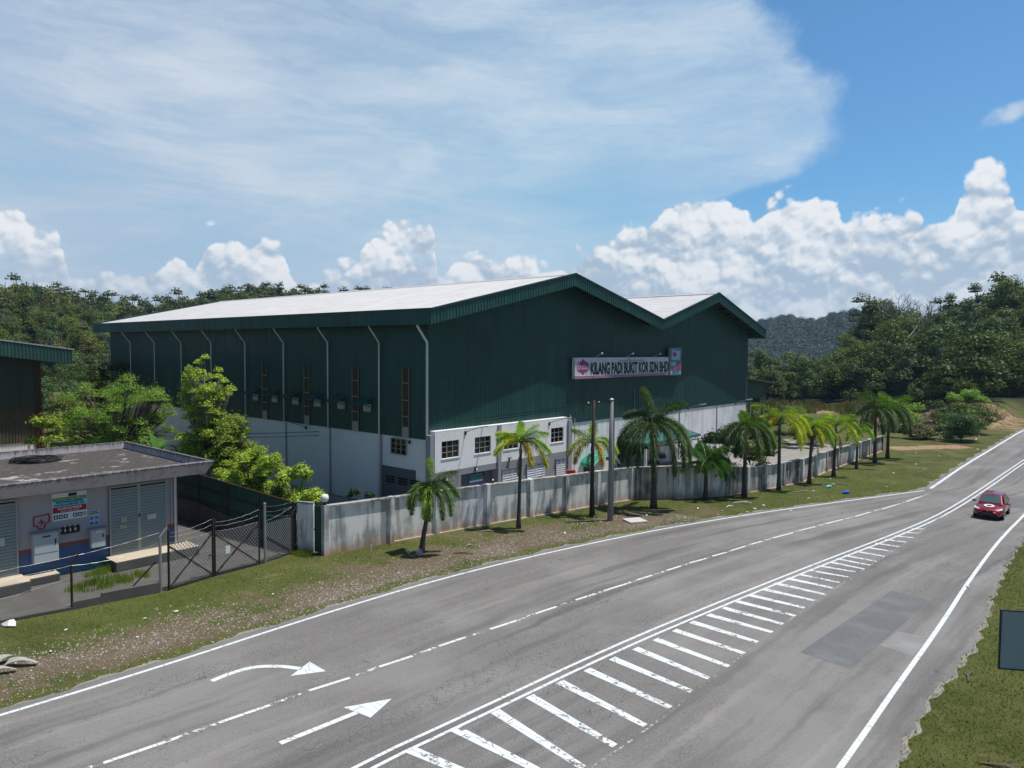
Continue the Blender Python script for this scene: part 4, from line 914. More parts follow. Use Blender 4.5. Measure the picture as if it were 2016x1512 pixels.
b3_ = onwall('cable_tray', 'black and rusty cable bracket between the two meter boxes', 'cable bracket', -4.65, 1.82)
mb = MB(); mb.box((-.36, -.12, 0), (.34, 0, .30)); mb.build('tray', 'dark_rust', b3_)
for k in range(3): mb = MB(); mb.tube([(-.24+k*.2, -.13, .10), (-.24+k*.2, -.05, .36)], .035, 6); mb.build('insulator', 'sign_white', b3_)
s1_ = onwall('warning_sign', 'large warning sign of green blue and red bands reading PENCAWANG ELEKTRIK', 'sign', -4.66, 2.40)
mb = MB(); mb.box((-.68, -.03, .02), (.68, 0, 1.22)); mb.build('board', 'sign_white', s1_)
def band(z0, z1, mat, x0=-.66, x1=.66, nm='band', y=-.036): mb = MB(); mb.box((x0, y, z0), (x1, y+.004, z1)); return mb.build(nm, mat, s1_)
band(.88, 1.02, 'signal_green'); band(.62, .88, 'sign_cyan'); band(.36, .62, 'sign_red'); band(1.04, 1.18, 'sign_navy', -.05, .28)
text('UTAMAKAN KESELAMATAN', .12, 'sign_yellow', s1_, frameM(0, -.04, .95), fit=1.24, bold=.002); text('PENCAWANG ELEKTRIK', .13, 'sign_navy', s1_, frameM(0, -.04, .81), fit=1.06, bold=.004)
text('PE SE KILANG BERAS BKT KOR', .11, 'sign_navy', s1_, frameM(0, -.04, .69), fit=1.16, bold=.003); text('DILARANG MASUK', .13, 'sign_white', s1_, frameM(0, -.04, .53), fit=.95, bold=.003)
text('TANPA KEBENARAN', .07, 'sign_white', s1_, frameM(0, -.04, .42), fit=.75)
for k, x in enumerate((-.55, -.36, -.17, .2, .39)): band(.10, .27, 'sign_navy', x-.08, x+.08, 'pictogram'); mb = MB(); mb.sphere((x, -.038, .185), .045, 8, 5, (1, .1, 1)); mb.build('pictogram_mark', 'sign_white', s1_)
mb = MB(); mb.tube([(.57+.07*math.cos(a), -.038, .19+.07*math.sin(a)) for a in np.linspace(0, 6.283, 14)], .012, 4); mb.tube([(.52, -.038, .24), (.62, -.038, .14)], .01, 4); mb.build('pictogram_mark', 'red_paint', s1_)
s2_ = onwall('safety_notice', 'small notice with four blue round symbols above the small meter box', 'notice', -3.7, 1.95)
mb = MB(); mb.box((-.22, -.02, 0), (.22, 0, .72)); mb.build('board', 'box_grey', s2_)
for x in (-.1, .1):
    for z in (.13, .36): mb = MB(); mb.tube([(x, -.03, z), (x, -.021, z)], .075, 12); mb.build('symbol', 'sticker_blue', s2_)
mb = MB(); mb.box((-.19, -.025, .55), (.19, -.021, .6)); mb.box((-.15, -.025, .63), (.15, -.021, .67)); mb.build('text_band', 'signal_green', s2_)
lg = onwall('wall_emblem', 'red outlined plug and lightning emblem painted left of the big sign', 'emblem', -5.74, 2.45)
mb = MB(); P_ = [(-.29, .28), (.29, .33), (.29, .0), (.13, -.06), (.11, -.24), (-.02, -.26), (-.1, -.26), (-.15, -.12), (-.29, -.1)]
for a_, b_ in zip(P_, P_[1:]+P_[:1]): mb.bar((a_[0], -.008, a_[1]), (b_[0], -.008, b_[1]), .012, .06, up=(0, 0, 1)) if abs(a_[0]-b_[0]) > abs(a_[1]-b_[1]) else mb.bar((a_[0], -.008, a_[1]), (b_[0], -.008, b_[1]), .06, .012, up=(0, 1, 0))
mb.build('outline', 'red_paint', lg); mb = MB(); mb.add([(x, -.012, z) for x, z in [(.02, .2), (-.12, -.02), (-.02, .0), (-.04, -.16), (.13, .07), (.03, .05)]], [(0, 1, 3), (0, 3, 5)][0:0]+[(0, 1, 2), (0, 2, 5), (2, 3, 4), (2, 4, 5)]); mb.build('bolt', 'red_paint', lg)
# cable coil on the roof
ck = Vector((-24.7, 37.0, 4.03)); mb = MB()
for k in range(16):
    r0 = .55+random.random()*.65; zz_ = .03+random.random()*.13; cx, cy = random.uniform(-.12, .12), random.uniform(-.12, .12)
    mb.tube([(cx+r0*math.cos(a), cy+r0*.9*math.sin(a), zz_+.03*math.sin(a*3+k)) for a in np.linspace(0, 6.283, 28)], .025, 5, cap=False)
o = mb.build('cable_coil', 'black_rubber', smooth=True); o.location = ck; tag(o, 'flattened coil of black cable lying on the substation roof', 'cable coil')

# ------------------------------------------------------------------ yard surfaces
def sheet(name, pts, z, mat):
    mb = MB(); mb.add([(x, y, z) for x, y in pts], [tuple(range(len(pts)))]); o = mb.build(name, mat); tag(o, kind='structure'); return o
def Wp(u, v): p = W(u, v); return (p.x, p.y)
sheet('substation_yard', [(-24.5, 19.8), (-18.45, 25.52), (-16.64, 26.9), (-14.25, 29.0), (-11.43, 32.9), (-10.45, 34.9), (-18.2, 40.4), (-26.5, 46.6), (-34, 40), (-31, 26)], .006, 'old_concrete')
sheet('factory_yard', [(-8.4, 35.3), (-4.2, 38.6), (2.5, 43.6), (7.9, 47.7), (14.9, 49.8), (18.1, 52.2), (22.0, 55.3), (27.0, 61.6), (36.8, 72.6), (31, 82), (30, 76), (22, 68), Wp(46, -1), Wp(46, 0.1), Wp(0, .1), Wp(-.1, 0), Wp(-.1, 30), Wp(-3, 30), Wp(-4.5, 10)][:], .005, 'yard_concrete')
# low concrete kerb under the chain-link fence
kb = empty('fence_kerb', (0, 0, 0)); tag(kb, 'low dark mossy concrete kerb under the chain-link fence', 'kerb')
mb = MB(); K = [(-22.5, 21.7), (-18.45, 25.42), (-16.64, 26.83), (-15.9, 27.5), (-14.3, 28.85)]
for i, (p, q) in enumerate(zip(K[:-1], K[1:])):
    h = .12 if i < 2 else (.3 if i == 2 else .42); dd = (Vector(q)-Vector(p)).normalized(); n = Vector((dd.y, -dd.x))*.09
    p, q = Vector(p), Vector(q); mb.prism([tuple(p-n), tuple(p+n), tuple(q+n), tuple(q-n)], -.02, h)
mb.build('kerb_body', 'curb_concrete', kb)

# ------------------------------------------------------------------ boundary wall
WB = [(-8.98, 34.32), (-6.19, 36.6), (-4.04, 38.34), (-1.36, 40.50), (1.13, 42.38), (3.36, 44.02), (5.54, 45.71), (8.0, 47.5)]
WB2 = [(8.0, 47.5), (11.0, 48.0), (14.85, 49.2), (16.6, 50.15), (18.15, 51.3), (20.1, 52.75), (22.2, 54.6), (24.1, 56.8), (26.1, 59.3), (28.1, 61.6), (30.2, 64.0), (32.3, 66.4), (34.4, 68.8), (37.4, 72.2)]
hw = lambda x: float(np.interp(x, [-9, 8, 11, 15, 18, 22, 37.4], [2.40, 2.22, 2.25, 2.05, 1.78, 1.82, 1.55]))
def bwall(pts, label, mats, hl):
    bw = empty('boundary_wall', (*pts[0], 0)); tag(bw, label, 'wall'); off = Vector((*pts[0], 0)); n_ = len(pts)
    for i in range(n_-1):
        p, q = Vector((*pts[i], 0))-off, Vector((*pts[i+1], 0))-off; dd = (q-p).normalized(); nn = Vector((dd.y, -dd.x, 0))
        h0, h1 = hw(pts[i][0]), hw(pts[i+1][0]); g = .12
        a, b = p+dd*g, q-dd*g
        mb = MB(); vs = []
        for s_ in (-1, 1):
            for pt, h in ((a, h0), (b, h1)): vs += [pt+nn*.06*s_, pt+nn*.06*s_+Vector((0, 0, h-.07))]
        mb.add(vs, [(4, 6, 7, 5), (2, 0, 1, 3), (1, 5, 7, 3), (0, 4, 5, 1), (6, 2, 3, 7)]); mb.build('panel', mats[i % len(mats)], bw)
        mb = MB(); mb.bar(a+Vector((0, 0, h0-.03)), b+Vector((0, 0, h1-.03)), .34, .075); mb.build('coping', 'coping', bw)
        if i > 0: 
            mb = MB(); mb.bar(a+nn*.08+Vector((0, 0, .03)), b+nn*.08+Vector((0, 0, .03)), .14, .08); mb.build('plinth', 'cream_slab', bw)
    for i in range(n_):
        p = Vector((*pts[i], 0))-off; dd = (Vector(pts[min(i+1, n_-1)])-Vector(pts[max(i-1, 0)])).normalized(); nn = Vector((dd.y, -dd.x)); h = hw(pts[i][0])+.02
        c = [Vector((p.x, p.y))+dd*sx_*.12+nn*sy_*.17 for sx_, sy_ in ((-1, -1), (1, -1), (1, 1), (-1, 1))]
        mb = MB(); mb.prism([tuple(k) for k in c][::-1], 0, h); mb.build('pillar', mats[(i+1) % len(mats)], bw)
bwall(WB, 'stained white concrete wall of wide panels between the gate and the concrete pole', ['boundary_wall'], 0)
bwall(WB2, 'darker rust-stained concrete wall running away behind the far palms', ['boundary_wall_dirty', 'boundary_wall', 'boundary_wall_dirty'], 0)
# stub wall and narrow green gate beside the corner
st = MB(); st.prism([(-10.55, 35.05), (-10.50, 34.85), (-9.62, 34.55), (-9.60, 34.78)], 0, 2.48); o = st.build('wall_stub', 'boundary_wall'); tag(o, 'short rough-edged grey wall piece left of the narrow green gate', 'wall')
ng = empty('narrow_gate', (-9.58, 34.62, 0)); tag(ng, 'narrow green corrugated gate beside the white wall corner', 'gate')
mb = MB(); ribbed(mb, (0, 0), (.46, -.26), lambda s_: .08, lambda s_: 2.32, (-.49, -.87), .1, .02); mb.build('gate_sheet', 'green_fence_sheet', ng)
mb = MB(); mb.box((.0, -.10, 1.15), (.12, -.04, 1.2)); mb.build('handle', 'sign_edge', ng)
gl_ = empty('globe_lamp', (-9.02, 34.42, 2.42)); tag(gl_, 'round white globe lamp on the wall corner pillar', 'globe lamp')
mb = MB(); mb.tube([(0, 0, 0), (0, 0, .16)], [.07, .05], 8); mb.build('base', 'sign_edge', gl_); mb = MB(); mb.sphere((0, 0, .33), .20, 20, 14); mb.build('globe', 'globe_white', gl_, smooth=True)
g2 = empty('garden_lamp', (-1.05, 40.75, 2.25)); tag(g2, 'tiny black bollard lamp with white top on the wall pillar', 'lamp'); mb = MB(); mb.tube([(0, 0, 0), (0, 0, .22)], .045, 8); mb.build('stem', 'sign_edge', g2); mb = MB(); mb.sphere((0, 0, .27), .06, 8, 6); mb.build('cap', 'globe_white', g2)
rb = MB(); rb.box((-.3, -.2, 0), (.3, .2, .26)); o = rb.build('roof_box', 'red_paint', bevel=.03); o.location = W(11.2, -2.2, 1.45); tag(o, 'small dull red box showing above the wall by the louvred doors', 'box')
# green corrugated fence on a block wall
gf = empty('corrugated_fence', (-10.5, 34.8, 0)); tag(gf, 'dark green corrugated sheet fence on rusty frame beside the substation', 'fence')
E0 = Vector((0, 0)); E1 = Vector((-15.5, 11.6)); Lf = (E1-E0).length; ddf = (E1-E0)/Lf; nf = (-ddf.y, ddf.x); nf = (nf[0]*1, nf[1]*1)
nf = (-.6, -.8)
ztf = lambda s_: 2.42+.05*s_; zbf = lambda s_: .35+.095*s_ if s_ < 9 else 1.2
mb = MB(); ribbed(mb, tuple(E0), tuple(E1), zbf, ztf, nf, .2, .03); mb.build('sheet', 'green_fence_sheet', gf)
mb = MB(); q = Vector((.6, .8))*.02; mb.prism([tuple(E0+q), tuple(E1+q), tuple(E1+q*8), tuple(E0+q*8)], 0, .3)
mb.build('block_wall', 'curb_concrete', gf)
mb = MB(); nvf = Vector((-.6, -.8, 0))*.07; dd3 = Vector((*ddf, 0))
for k in range(7):
    s_ = .1+k*2.9
    if s_ < Lf: p = dd3*s_+nvf; mb.bar(p, p+Vector((0, 0, ztf(s_)+.03)), .06)
for fr in (0.0, .33, .66):
    mb.bar(nvf+Vector((0, 0, ztf(0)*(1-fr)+.2*fr)), dd3*Lf+nvf+Vector((0, 0, ztf(Lf)*(1-fr)+1.1*fr)), .05)
mb.build('frame', 'rust', gf)
mb = MB(); p0 = nvf*1.2; p1 = dd3*9+nvf*1.2; p2 = dd3*Lf+nvf*1.2
mb.add([p0, p1, p2, p2+Vector((0, 0, 1.26)), p1+Vector((0, 0, 1.26)), p0+Vector((0, 0, .42))], [(0, 1, 4, 5), (1, 2, 3, 4)]); mb.build('block_base', 'curb_concrete', gf)

# ------------------------------------------------------------------ chain-link gate, posts, wires
def chain(mb, p, q, z0a, z0b, z1a, z1b, sp=.15, r=.0085):
    """diamond mesh between plan points p,q; bottom z0, top z1 (linear)"""
    p, q = Vector((*p, 0)), Vector((*q, 0)); L = (q-p).length; dd = (q-p)/L
    zb = lambda s_: z0a+(z0b-z0a)*s_/L; zt = lambda s_: z1a+(z1b-z1a)*s_/L
    for sg in (1, -1):
        c = -3.
        while c < L+3:
            pts = []
            for s_ in np.linspace(0, L, 60):
                z = (s_-c)*sg*1.15+zb(0) 
                if zb(s_) <= z <= zt(s_): pts.append(s_)
            if len(pts) > 1:
                a, b = pts[0], pts[-1]; mb.bar(p+dd*a+Vector((0, 0, (a-c)*sg*1.15+zb(0))), p+dd*b+Vector((0, 0, (b-c)*sg*1.15+zb(0))), r*2)
            c += sp
def twist(mb, p, q, sag=.03, r=.0038, n=14):
    p, q = Vector(p), Vector(q); pts = []
    for k in range(n+1):
        f = k/n; z = -sag*4*f*(1-f); pts.append(p.lerp(q, f)+Vector((random.uniform(-.008, .008), random.uniform(-.008, .008), z+random.uniform(-.012, .012))))
    mb.tube(pts, r, 4)
GP = [(-14.05, 29.02), (-12.93, 30.9), (-11.55, 32.7)]
for i, lab in enumerate(('left leaf of the rusty chain-link double gate', 'right leaf of the rusty chain-link double gate with a white notice')):
    p, q = Vector((*GP[i], 0)), Vector((*GP[i+1], 0)); o = empty('chain_link_gate', p); tag(o, lab, 'gate'); dd = (q-p); L = dd.length; dn = dd/L
    a, b = Vector((0, 0, 0))+dn*.05, dn*(L-.05); h = 1.95
    mb = MB(); mb.bar(a+Vector((0, 0, .08)), b+Vector((0, 0, .08)), .05); mb.bar(a, a+Vector((0, 0, h+.55)), .07 if i == 0 else .05); mb.bar(b, b+Vector((0, 0, h+.6)), .08 if i == 0 else .06)
    mb.bar(a+Vector((0, 0, .1)), b+Vector((0, 0, h)), .05); mb.bar(a+Vector((0, 0, h-.1)), b+Vector((0, 0, .1)), .05); mb.build('frame', 'dark_rust', o)
    mb = MB(); chain(mb, (a.x, a.y), (b.x, b.y), .1, .1, h, h+.02); mb.build('mesh', 'steel_grey', o)
    mb = MB(); twist(mb, a+Vector((0, 0, h+.02)), b+Vector((0, 0, h+.05)), .05); twist(mb, a+Vector((0, 0, h+.25)), b+Vector((0, 0, h+.35)), .08); twist(mb, a+Vector((0, 0, h+.42)), b+Vector((0, 0, h+.6)), .09); mb.build('barbed_wire', 'steel_grey', o)
    if i == 1:
        c = dn*.55+Vector((.01, -.04, 1.05)); mb = MB(); mb.bar(c, c+dn*.22, .01, .34); mb.build('notice', 'sign_white', o)
    else:
        mb = MB(); c = dn*(L-.12)+Vector((0, -.05, 1.0)); mb.bar(c-dn*.12, c+dn*.14, .05, .04); mb.build('latch', 'dark_rust', o)
def post(x, y, h, lab, bent=True, r=.06, mat='galvanised', d_=(-.35, -.3)):
    o = empty('fence_post', (x, y, 0)); tag(o, lab, 'fence post', 'posts of the substation fence'); mb = MB()
    mb.tube([(0, 0, 0), (0, 0, h-.35)]+([(-d_[0]*.6, -d_[1]*.6, h)] if bent else [(0, 0, h)]), r, 8); mb.build('shaft', mat, o)
    return o
post(-14.28, 28.88, 2.6, 'thick grey steel post with bent top left of the gate'); post(-11.38, 32.85, 2.75, 'thick grey steel post right of the gate', False)
mb = MB(); mb.sphere((-11.38, 32.85, 2.78), .07, 8, 6); o = mb.build('ball_finial', 'pale_bark'); tag(o, 'round pale ball on top of the right gate post', 'post ball')
post(-16.64, 26.83, 2.15, 'thin dark rusty fence post with bent top above the low kerb', True, .045, 'dark_rust')
post(-10.62, 34.45, 2.3, 'rusty angle-iron post against the rough wall stub', True, .05, 'dark_rust')
post(-21.6, 22.4, 2.3, 'rusty fence post just outside the left picture edge', True, .045, 'dark_rust')
o = MB(); o.bar((-15.3, 28.3, .2), (-14.45, 28.85, 1.25), .05); o = o.build('post_brace', 'dark_rust'); tag(o, 'diagonal dark steel brace leaning on the left gate post', 'brace')
mb = MB(); zz = [(2.05, 2.45), (1.7, 2.05)]
for a, b in zz:
    twist(mb, (-21.6, 22.4, a-.02), (-16.62, 26.8, a), .12, .0045, 20); twist(mb, (-16.62, 26.8, a), (-14.28, 28.85, b), .18 if a < 2 else .05, .0045, 14)
twist(mb, (-21.6, 22.4, .9), (-16.64, 26.83, 1.25), .25, .0045, 20)
o = mb.build('barbed_wire', 'galvanised'); tag(o, 'loose barbed wire strands hanging between the left fence posts', 'barbed wire')
ff = empty('chain_link_fence', (-11.38, 32.85, 0)); tag(ff, 'short chain-link fence bay in front of the green sheet fence', 'fence')
mb = MB(); chain(mb, (0, 0), (.76, 1.6), .1, .1, 1.9, 1.85); mb.build('mesh', 'galvanised', ff)
mb = MB(); [twist(mb, (0, 0, z), (.76, 1.6, z+dz_), .05) for z, dz_ in ((2.65, -.12), (2.4, -.1), (2.25, -.35), (1.95, .35))]; mb.build('barbed_wire', 'galvanised', ff)
mb = MB(); mb.bar((.05, .1, 1.2), (.72, 1.5, .2), .05); mb.build('brace', 'dark_rust', ff)

# ------------------------------------------------------------------ poles and cables
cp_ = empty('utility_pole', (5.81, 41.7, 0)); tag(cp_, 'tapered grey concrete pole standing on the verge before the wall', 'utility pole')
mb = MB(); mb.tube([(0, 0, 0), (0, 0, 3.5), (.0, 0, 7.12)], [.165, .14, .105], 10); mb.build('shaft', 'concrete_pole', cp_, smooth=True)
mb = MB(); mb.tube([(0, 0, 7.12), (0, 0, 7.2)], [.13, .05], 10); mb.build('cap', 'frame_white', cp_)
mb = MB(); mb.bar((.17, -.02, .3), (.14, -.02, 6.0), .05); mb.build('conduit', 'pilaster_grey', cp_)
wp = empty('utility_pole', (4.80, 42.7, 0)); tag(wp, 'thin dark timber pole with small crossarm rising through a yellow palm', 'utility pole')
mb = MB(); mb.tube([(.02, 0, 0), (.05, 0, 3.5), (.10, 0, 7.0)], [.13, .11, .08], 8); mb.build('shaft', 'timber_pole', wp, smooth=True)
mb = MB(); mb.bar((-.28, -.1, 6.75), (.45, .1, 6.78), .06); mb.build('crossarm', 'rust', wp)
mb = MB(); mb.sphere((-.25, -.1, 6.85), .06, 6, 5); mb.sphere((.4, .1, 6.87), .06, 6, 5); mb.build('insulator', 'frame_white', wp)
def cable(p, q, sag, lab, r=.022):
    p, q = Vector(p), Vector(q); mb = MB(); mb.tube([p.lerp(q, k/24)+Vector((0, 0, -sag*4*(k/24)*(1-k/24))) for k in range(25)], r, 5)
    o = mb.build('overhead_cable', 'black_rubber'); tag(o, lab, 'cable'); return o
cable((-39.2, 60, 3.6), (4.65, 42.65, 6.8), 1.35, 'long black overhead cable crossing before the factory to the timber pole'); cable((-39.2, 60, 3.35), (4.7, 42.65, 6.7), 1.45, 'slightly lower twin of the long black cable before the factory', .018)
cable((5.1, 42.75, 6.85), (5.78, 41.75, 7.0), .03, 'short black cable between the timber and the concrete pole')
cable((-39.2, 60, 6.0), (-60, 54, 4.5), .5, 'thick black cable drooping across the old shed wall', .03)
rp = empty('rusty_mast', (-39.1, 59.6, 0)); tag(rp, 'rusty lattice mast beside the old green shed corner', 'mast')
mb = MB(); 
for x, y in ((-.12, -.12), (.12, -.12), (0, .12)): mb.tube([(x, y, 0.3), (x, y, 6.0)], .035, 6)
mb.build('leg', 'rust', rp); mb = MB()
for k in range(14): z = .5+k*.4; mb.bar((-.12, -.12, z), (.12, -.12, z+.2), .03); mb.bar((.12, -.12, z+.2), (-.12, -.12, z+.4), .03)
mb.build('lacing', 'rust', rp)

# ------------------------------------------------------------------ old shed on the left
shd = empty('old_shed', (-39.45, 60, 0), BRZ); tag(shd, 'old green shed with rusty streaked cladding at the left picture edge', 'shed')
mb = MB(); mb.box((-24, 0, 0), (0, 14, 1.98)); mb.build('base_wall', 'white_wall', shd)
mb = MB(); ribbed(mb, (-24, -.05), (0, -.05), lambda s_: 1.98, lambda s_: 4.9, (0, -1), .22, .04); mb.build('lower_cladding', 'rusty_panel', shd)
m_, t_ = newmat('old_cladding'); p = objc(t_); pv = t_.vmath('MULTIPLY', p, (1.6, 1.6, .10)); n = t_.noise(pv, 1.1, 6, .65); x_, y_, z_ = t_.sep(p)
blk = t_.noise(t_.vmath('MULTIPLY', p, (.22, .2, .0)), 1., 1, .3)
cA = t_.mix(t_.smooth(blk, .48, .52), (.022, .075, .055), (.075, .070, .038)); cA = t_.mix(t_.smooth(n, .45, .7, 0., .75), cA, (.055, .038, .02))
bb = t_.new('ShaderNodeBsdfPrincipled', None, Base_Color=cA, Roughness=.65); fin(t_, bb)
for o in shd.children:
    if o.name.startswith('lower_cladding'): o.data.materials.clear(); simple('lower_sheets', (.105, .10, .055), .65, .45, 1.2); o.data.materials.append(MATS['lower_sheets'])
mb = MB(); ribbed(mb, (-24, .0), (0, .0), lambda s_: 4.9, lambda s_: 8.8+.15*(24-s_), (0, -1), .22, .04); mb.build('upper_cladding', 'old_cladding', shd)
mb = MB(); ribbed(mb, (0, 0), (0, 14), lambda s_: 1.98, lambda s_: 8.8, (1, 0), .22, .04); mb.build('side_cladding', 'old_cladding', shd)
mb = MB(); mb.box((-.45, -.10, 1.0), (.02, -.05, 8.5)); mb.build('corner_flashing', 'rust', shd)
mb = MB(); ribbed(mb, (-24, -1.4), (2.0, -1.4), lambda s_: 8.45+.14*(26-s_), lambda s_: 9.72+.14*(26-s_), (0, -1), .25, .035); mb.build('fascia', 'shed_green', shd)
mb = MB(); mb.add([(-24, -1.45, 13.40), (2.15, -1.45, 9.74), (2.15, 15, 9.74), (-24, 15, 13.40)], [(0, 1, 2, 3)]); mb.add([(-24, -1.45, 13.30), (2.15, -1.45, 9.66), (2.15, 15, 9.66), (-24, 15, 13.3)], [(3, 2, 1, 0)]); mb.add([(-24, -1.46, 13.40), (2.15, -1.46, 9.74), (2.15, -1.46, 9.66), (-24, -1.46, 13.30)], [(3, 2, 1, 0)]); mb.build('roof', 'roof_sheet', shd)
mb = MB(); mb.add([(1.98, -1.38, 8.45), (1.98, 15, 8.45), (1.98, 15, 9.66), (1.98, -1.38, 9.66)], [(0, 1, 2, 3)]); mb.build('side_fascia', 'shed_green', shd)

# ------------------------------------------------------------------ palms
def frond_geo(az_, e0, e1, L, plume=True, wid=.36, stations=60, per=9, base=(0, 0, 0), twist_=0., lf=.030):
    a = math.radians(az_); H = Vector((math.cos(a), math.sin(a), 0)); S = Vector((-math.sin(a), math.cos(a), 0)); Z = Vector((0, 0, 1))
    p = Vector(base); pts = []; dirs = []; n = stations
    for k in range(n+1):
        f = k/n; e = math.radians(e0+(e1-e0)*(1-(1-f)**(2.1 if plume else 1.4))); dd = H*math.cos(e)+Z*math.sin(e); pts.append(p.copy()); dirs.append(dd); p = p+dd*(L/n)
    V = []; F = []
    for k in range(4, n+1):
        f = k/n; dd = dirs[k]; U = S.cross(dd).normalized(); l = wid*(math.sin(math.pi*min(1, (f*.92+.06)))**.45)*(.9+.2*random.random())
        for q in range(per):
            if plume: ang = 2*math.pi*(q+random.random()*.8)/per
            else: ang = (0 if q % 2 == 0 else math.pi)+random.uniform(-.25, .25)
            rd = S*math.cos(ang)+U*math.sin(ang)
            ld = (rd*(1.0 if plume else .95)+dd*random.uniform(.35, .9)+Z*(-.30 if plume else -.45)).normalized()
            b0_ = pts[k]+dd*random.uniform(-.5, .5)*(L/n); ll = l*random.uniform(.55, 1.2); sw = ld.cross(dd+Vector((.01, .02, .03))).normalized()*lf*.5
            mid = b0_+ld*ll*.5; tipp = b0_+ld*ll+Z*(-ll*random.uniform(.15, .45))
            i = len(V); V += [b0_, mid+sw, tipp, mid-sw]; F.append((i, i+1, i+2, i+3))
    return V, F, pts
def palm(name, x, y, lean, zc, fronds, label, r0=.13, kind='foxtail palm', shaft=.55, scale=1.0, plume=True, wid=.38, per=7, lf=.034, parts=True, trunk2=None):
    o = empty(name, (x, y, 0)); tag(o, label, 'palm tree', 'palms planted along the verge')
    mb = MB(); n = 12; top_ = Vector((lean[0], lean[1], zc)); pts = []; rs = []
    for k in range(n+1):
        f = k/n; pts.append(Vector((lean[0]*f**1.4, lean[1]*f**1.4, (zc-shaft)*f))); rs.append((r0*(1.35-.35*min(1, f*6)) if f < .17 else r0*(1-.35*f))*(1+.04*(k % 2)))
    mb.tube(pts, rs, 9); mb.build('trunk', 'palm_trunk', o, smooth=True)
    mb = MB(); mb.tube([pts[-1], pts[-1].lerp(top_, .4), top_], [r0*.72, r0*.85, r0*.4], 8); mb.build('crownshaft', 'crownshaft', o, smooth=True)
    for fr in fronds:
        az_, e0, e1, L, mt = fr[:5]
        V, F, rp_ = frond_geo(az_, e0, e1, L*random.uniform(.95, 1.08), plume, wid*1.25, 50, per, top_, lf=lf*1.05)
        V2 = np.array([tuple(v) for v in V]); fo = np_mesh('frond', V2, F, mt, o)
        mb = MB(); mb.tube([rp_[i] for i in range(0, len(rp_), 4)], [.03*(1-.8*i/len(rp_))*(1 if i else 1.3) for i in range(0, len(rp_), 4)], 5); mb.build('rachis', 'crownshaft', fo)
    if plume and zc > 4:
        for q in range(2):
            V, F, rp_ = frond_geo(random.uniform(0, 360), -35, -89, 1.3*random.uniform(.8, 1.2), True, .22, 30, 4, pts[-1], lf=.03); np_mesh('dead_frond', np.array([tuple(v) for v in V]), F, 'dead_leaf', o)
    return o
G_, D_, L_, Y_, O_, C_ = 'leaf_palm_green', 'leaf_palm_dark', 'leaf_palm_lime', 'leaf_palm_yellow', 'leaf_palm_orange', 'leaf_palm_coco'
# azimuth: 0 = picture right, 90 = away, 180 = picture left, 270 = toward the camera
palm('foxtail_palm', -4.37, 34.79, (.42, .1), 3.25, [(20, 70, 5, 1.6, G_), (100, 88, 60, 1.5, L_), (175, 45, -88, 2.0, G_), (200, 20, -89, 1.9, G_), (275, 0, -89, 1.9, G_), (255, 5, -89, 1.7, L_), (-20, 35, -89, 2.1, G_), (-45, 10, -89, 2.0, G_), (130, 40, -80, 1.5, G_), (15, 60, -60, 1.9, G_)], 'short leaning green foxtail palm nearest the gate, a pale rock at its foot', .13, shaft=.7, wid=.33)
palm('foxtail_palm', .43, 39.74, (.08, .0), 4.75, [(15, 75, -10, 1.9, L_), (-10, 60, -50, 2.1, L_), (-20, 40, -75, 2.2, Y_), (-55, 20, -80, 1.8, O_), (175, 75, -5, 1.6, Y_), (190, 50, -55, 1.9, Y_), (90, 80, 20, 1.7, L_), (150, 60, -20, 1.6, L_), (-5, 85, 30, 1.6, L_)], 'slender lime and orange palm in front of the white annex', .115, shaft=.6, wid=.36)
palm('foxtail_palm', 4.98, 43.15, (-.12, .0), 4.35, [(10, 65, -60, 2.2, L_), (-15, 40, -80, 2.2, Y_), (175, 60, -65, 2.0, Y_), (200, 30, -80, 1.9, O_), (80, 80, 20, 1.7, L_), (-60, 20, -80, 1.9, O_), (150, 70, 10, 1.5, L_)], 'yellow palm growing right behind the thin timber pole', .10, shaft=.5, wid=.36)
palm('foxtail_palm', 9.06, 45.18, (-.1, .0), 5.2, [(120, 86, 55, 2.6, D_), (175, 60, -75, 3.4, D_), (190, 42, -88, 3.9, D_), (5, 60, -70, 3.6, D_), (-12, 52, -88, 4.2, D_), (-60, 20, -89, 3.8, D_), (-100, 25, -89, 3.9, D_), (-130, 35, -89, 3.9, D_), (205, 28, -89, 3.9, D_), (60, 60, -30, 2.7, G_), (-30, 35, -89, 4.0, D_), (130, 75, -20, 3.0, D_), (20, 80, 10, 3.0, D_)], 'largest dark green palm with long hanging plume fronds by the entrance canopy', .19, shaft=.9, wid=.46, per=12, lf=.042)
palm('coconut_palm', 13.14, 48.12, (.0, .0), 2.35, [(160, 62, 0, 1.8, C_), (185, 40, -50, 1.9, C_), (20, 62, -30, 2.1, C_), (-10, 45, -70, 2.4, C_), (90, 78, 20, 1.9, C_), (130, 72, 10, 1.8, C_), (50, 68, 0, 1.9, C_), (-30, 60, -50, 2.1, C_), (-70, 50, -70, 1.7, C_), (-120, 55, -60, 1.6, C_), (10, 78, 20, 1.9, C_), (175, 75, 10, 1.9, C_), (5, 30, -80, 2.0, C_)], 'short bushy bright green coconut palm between two dark palms', .16, shaft=.2, plume=False, wid=.62, per=5, lf=.05)
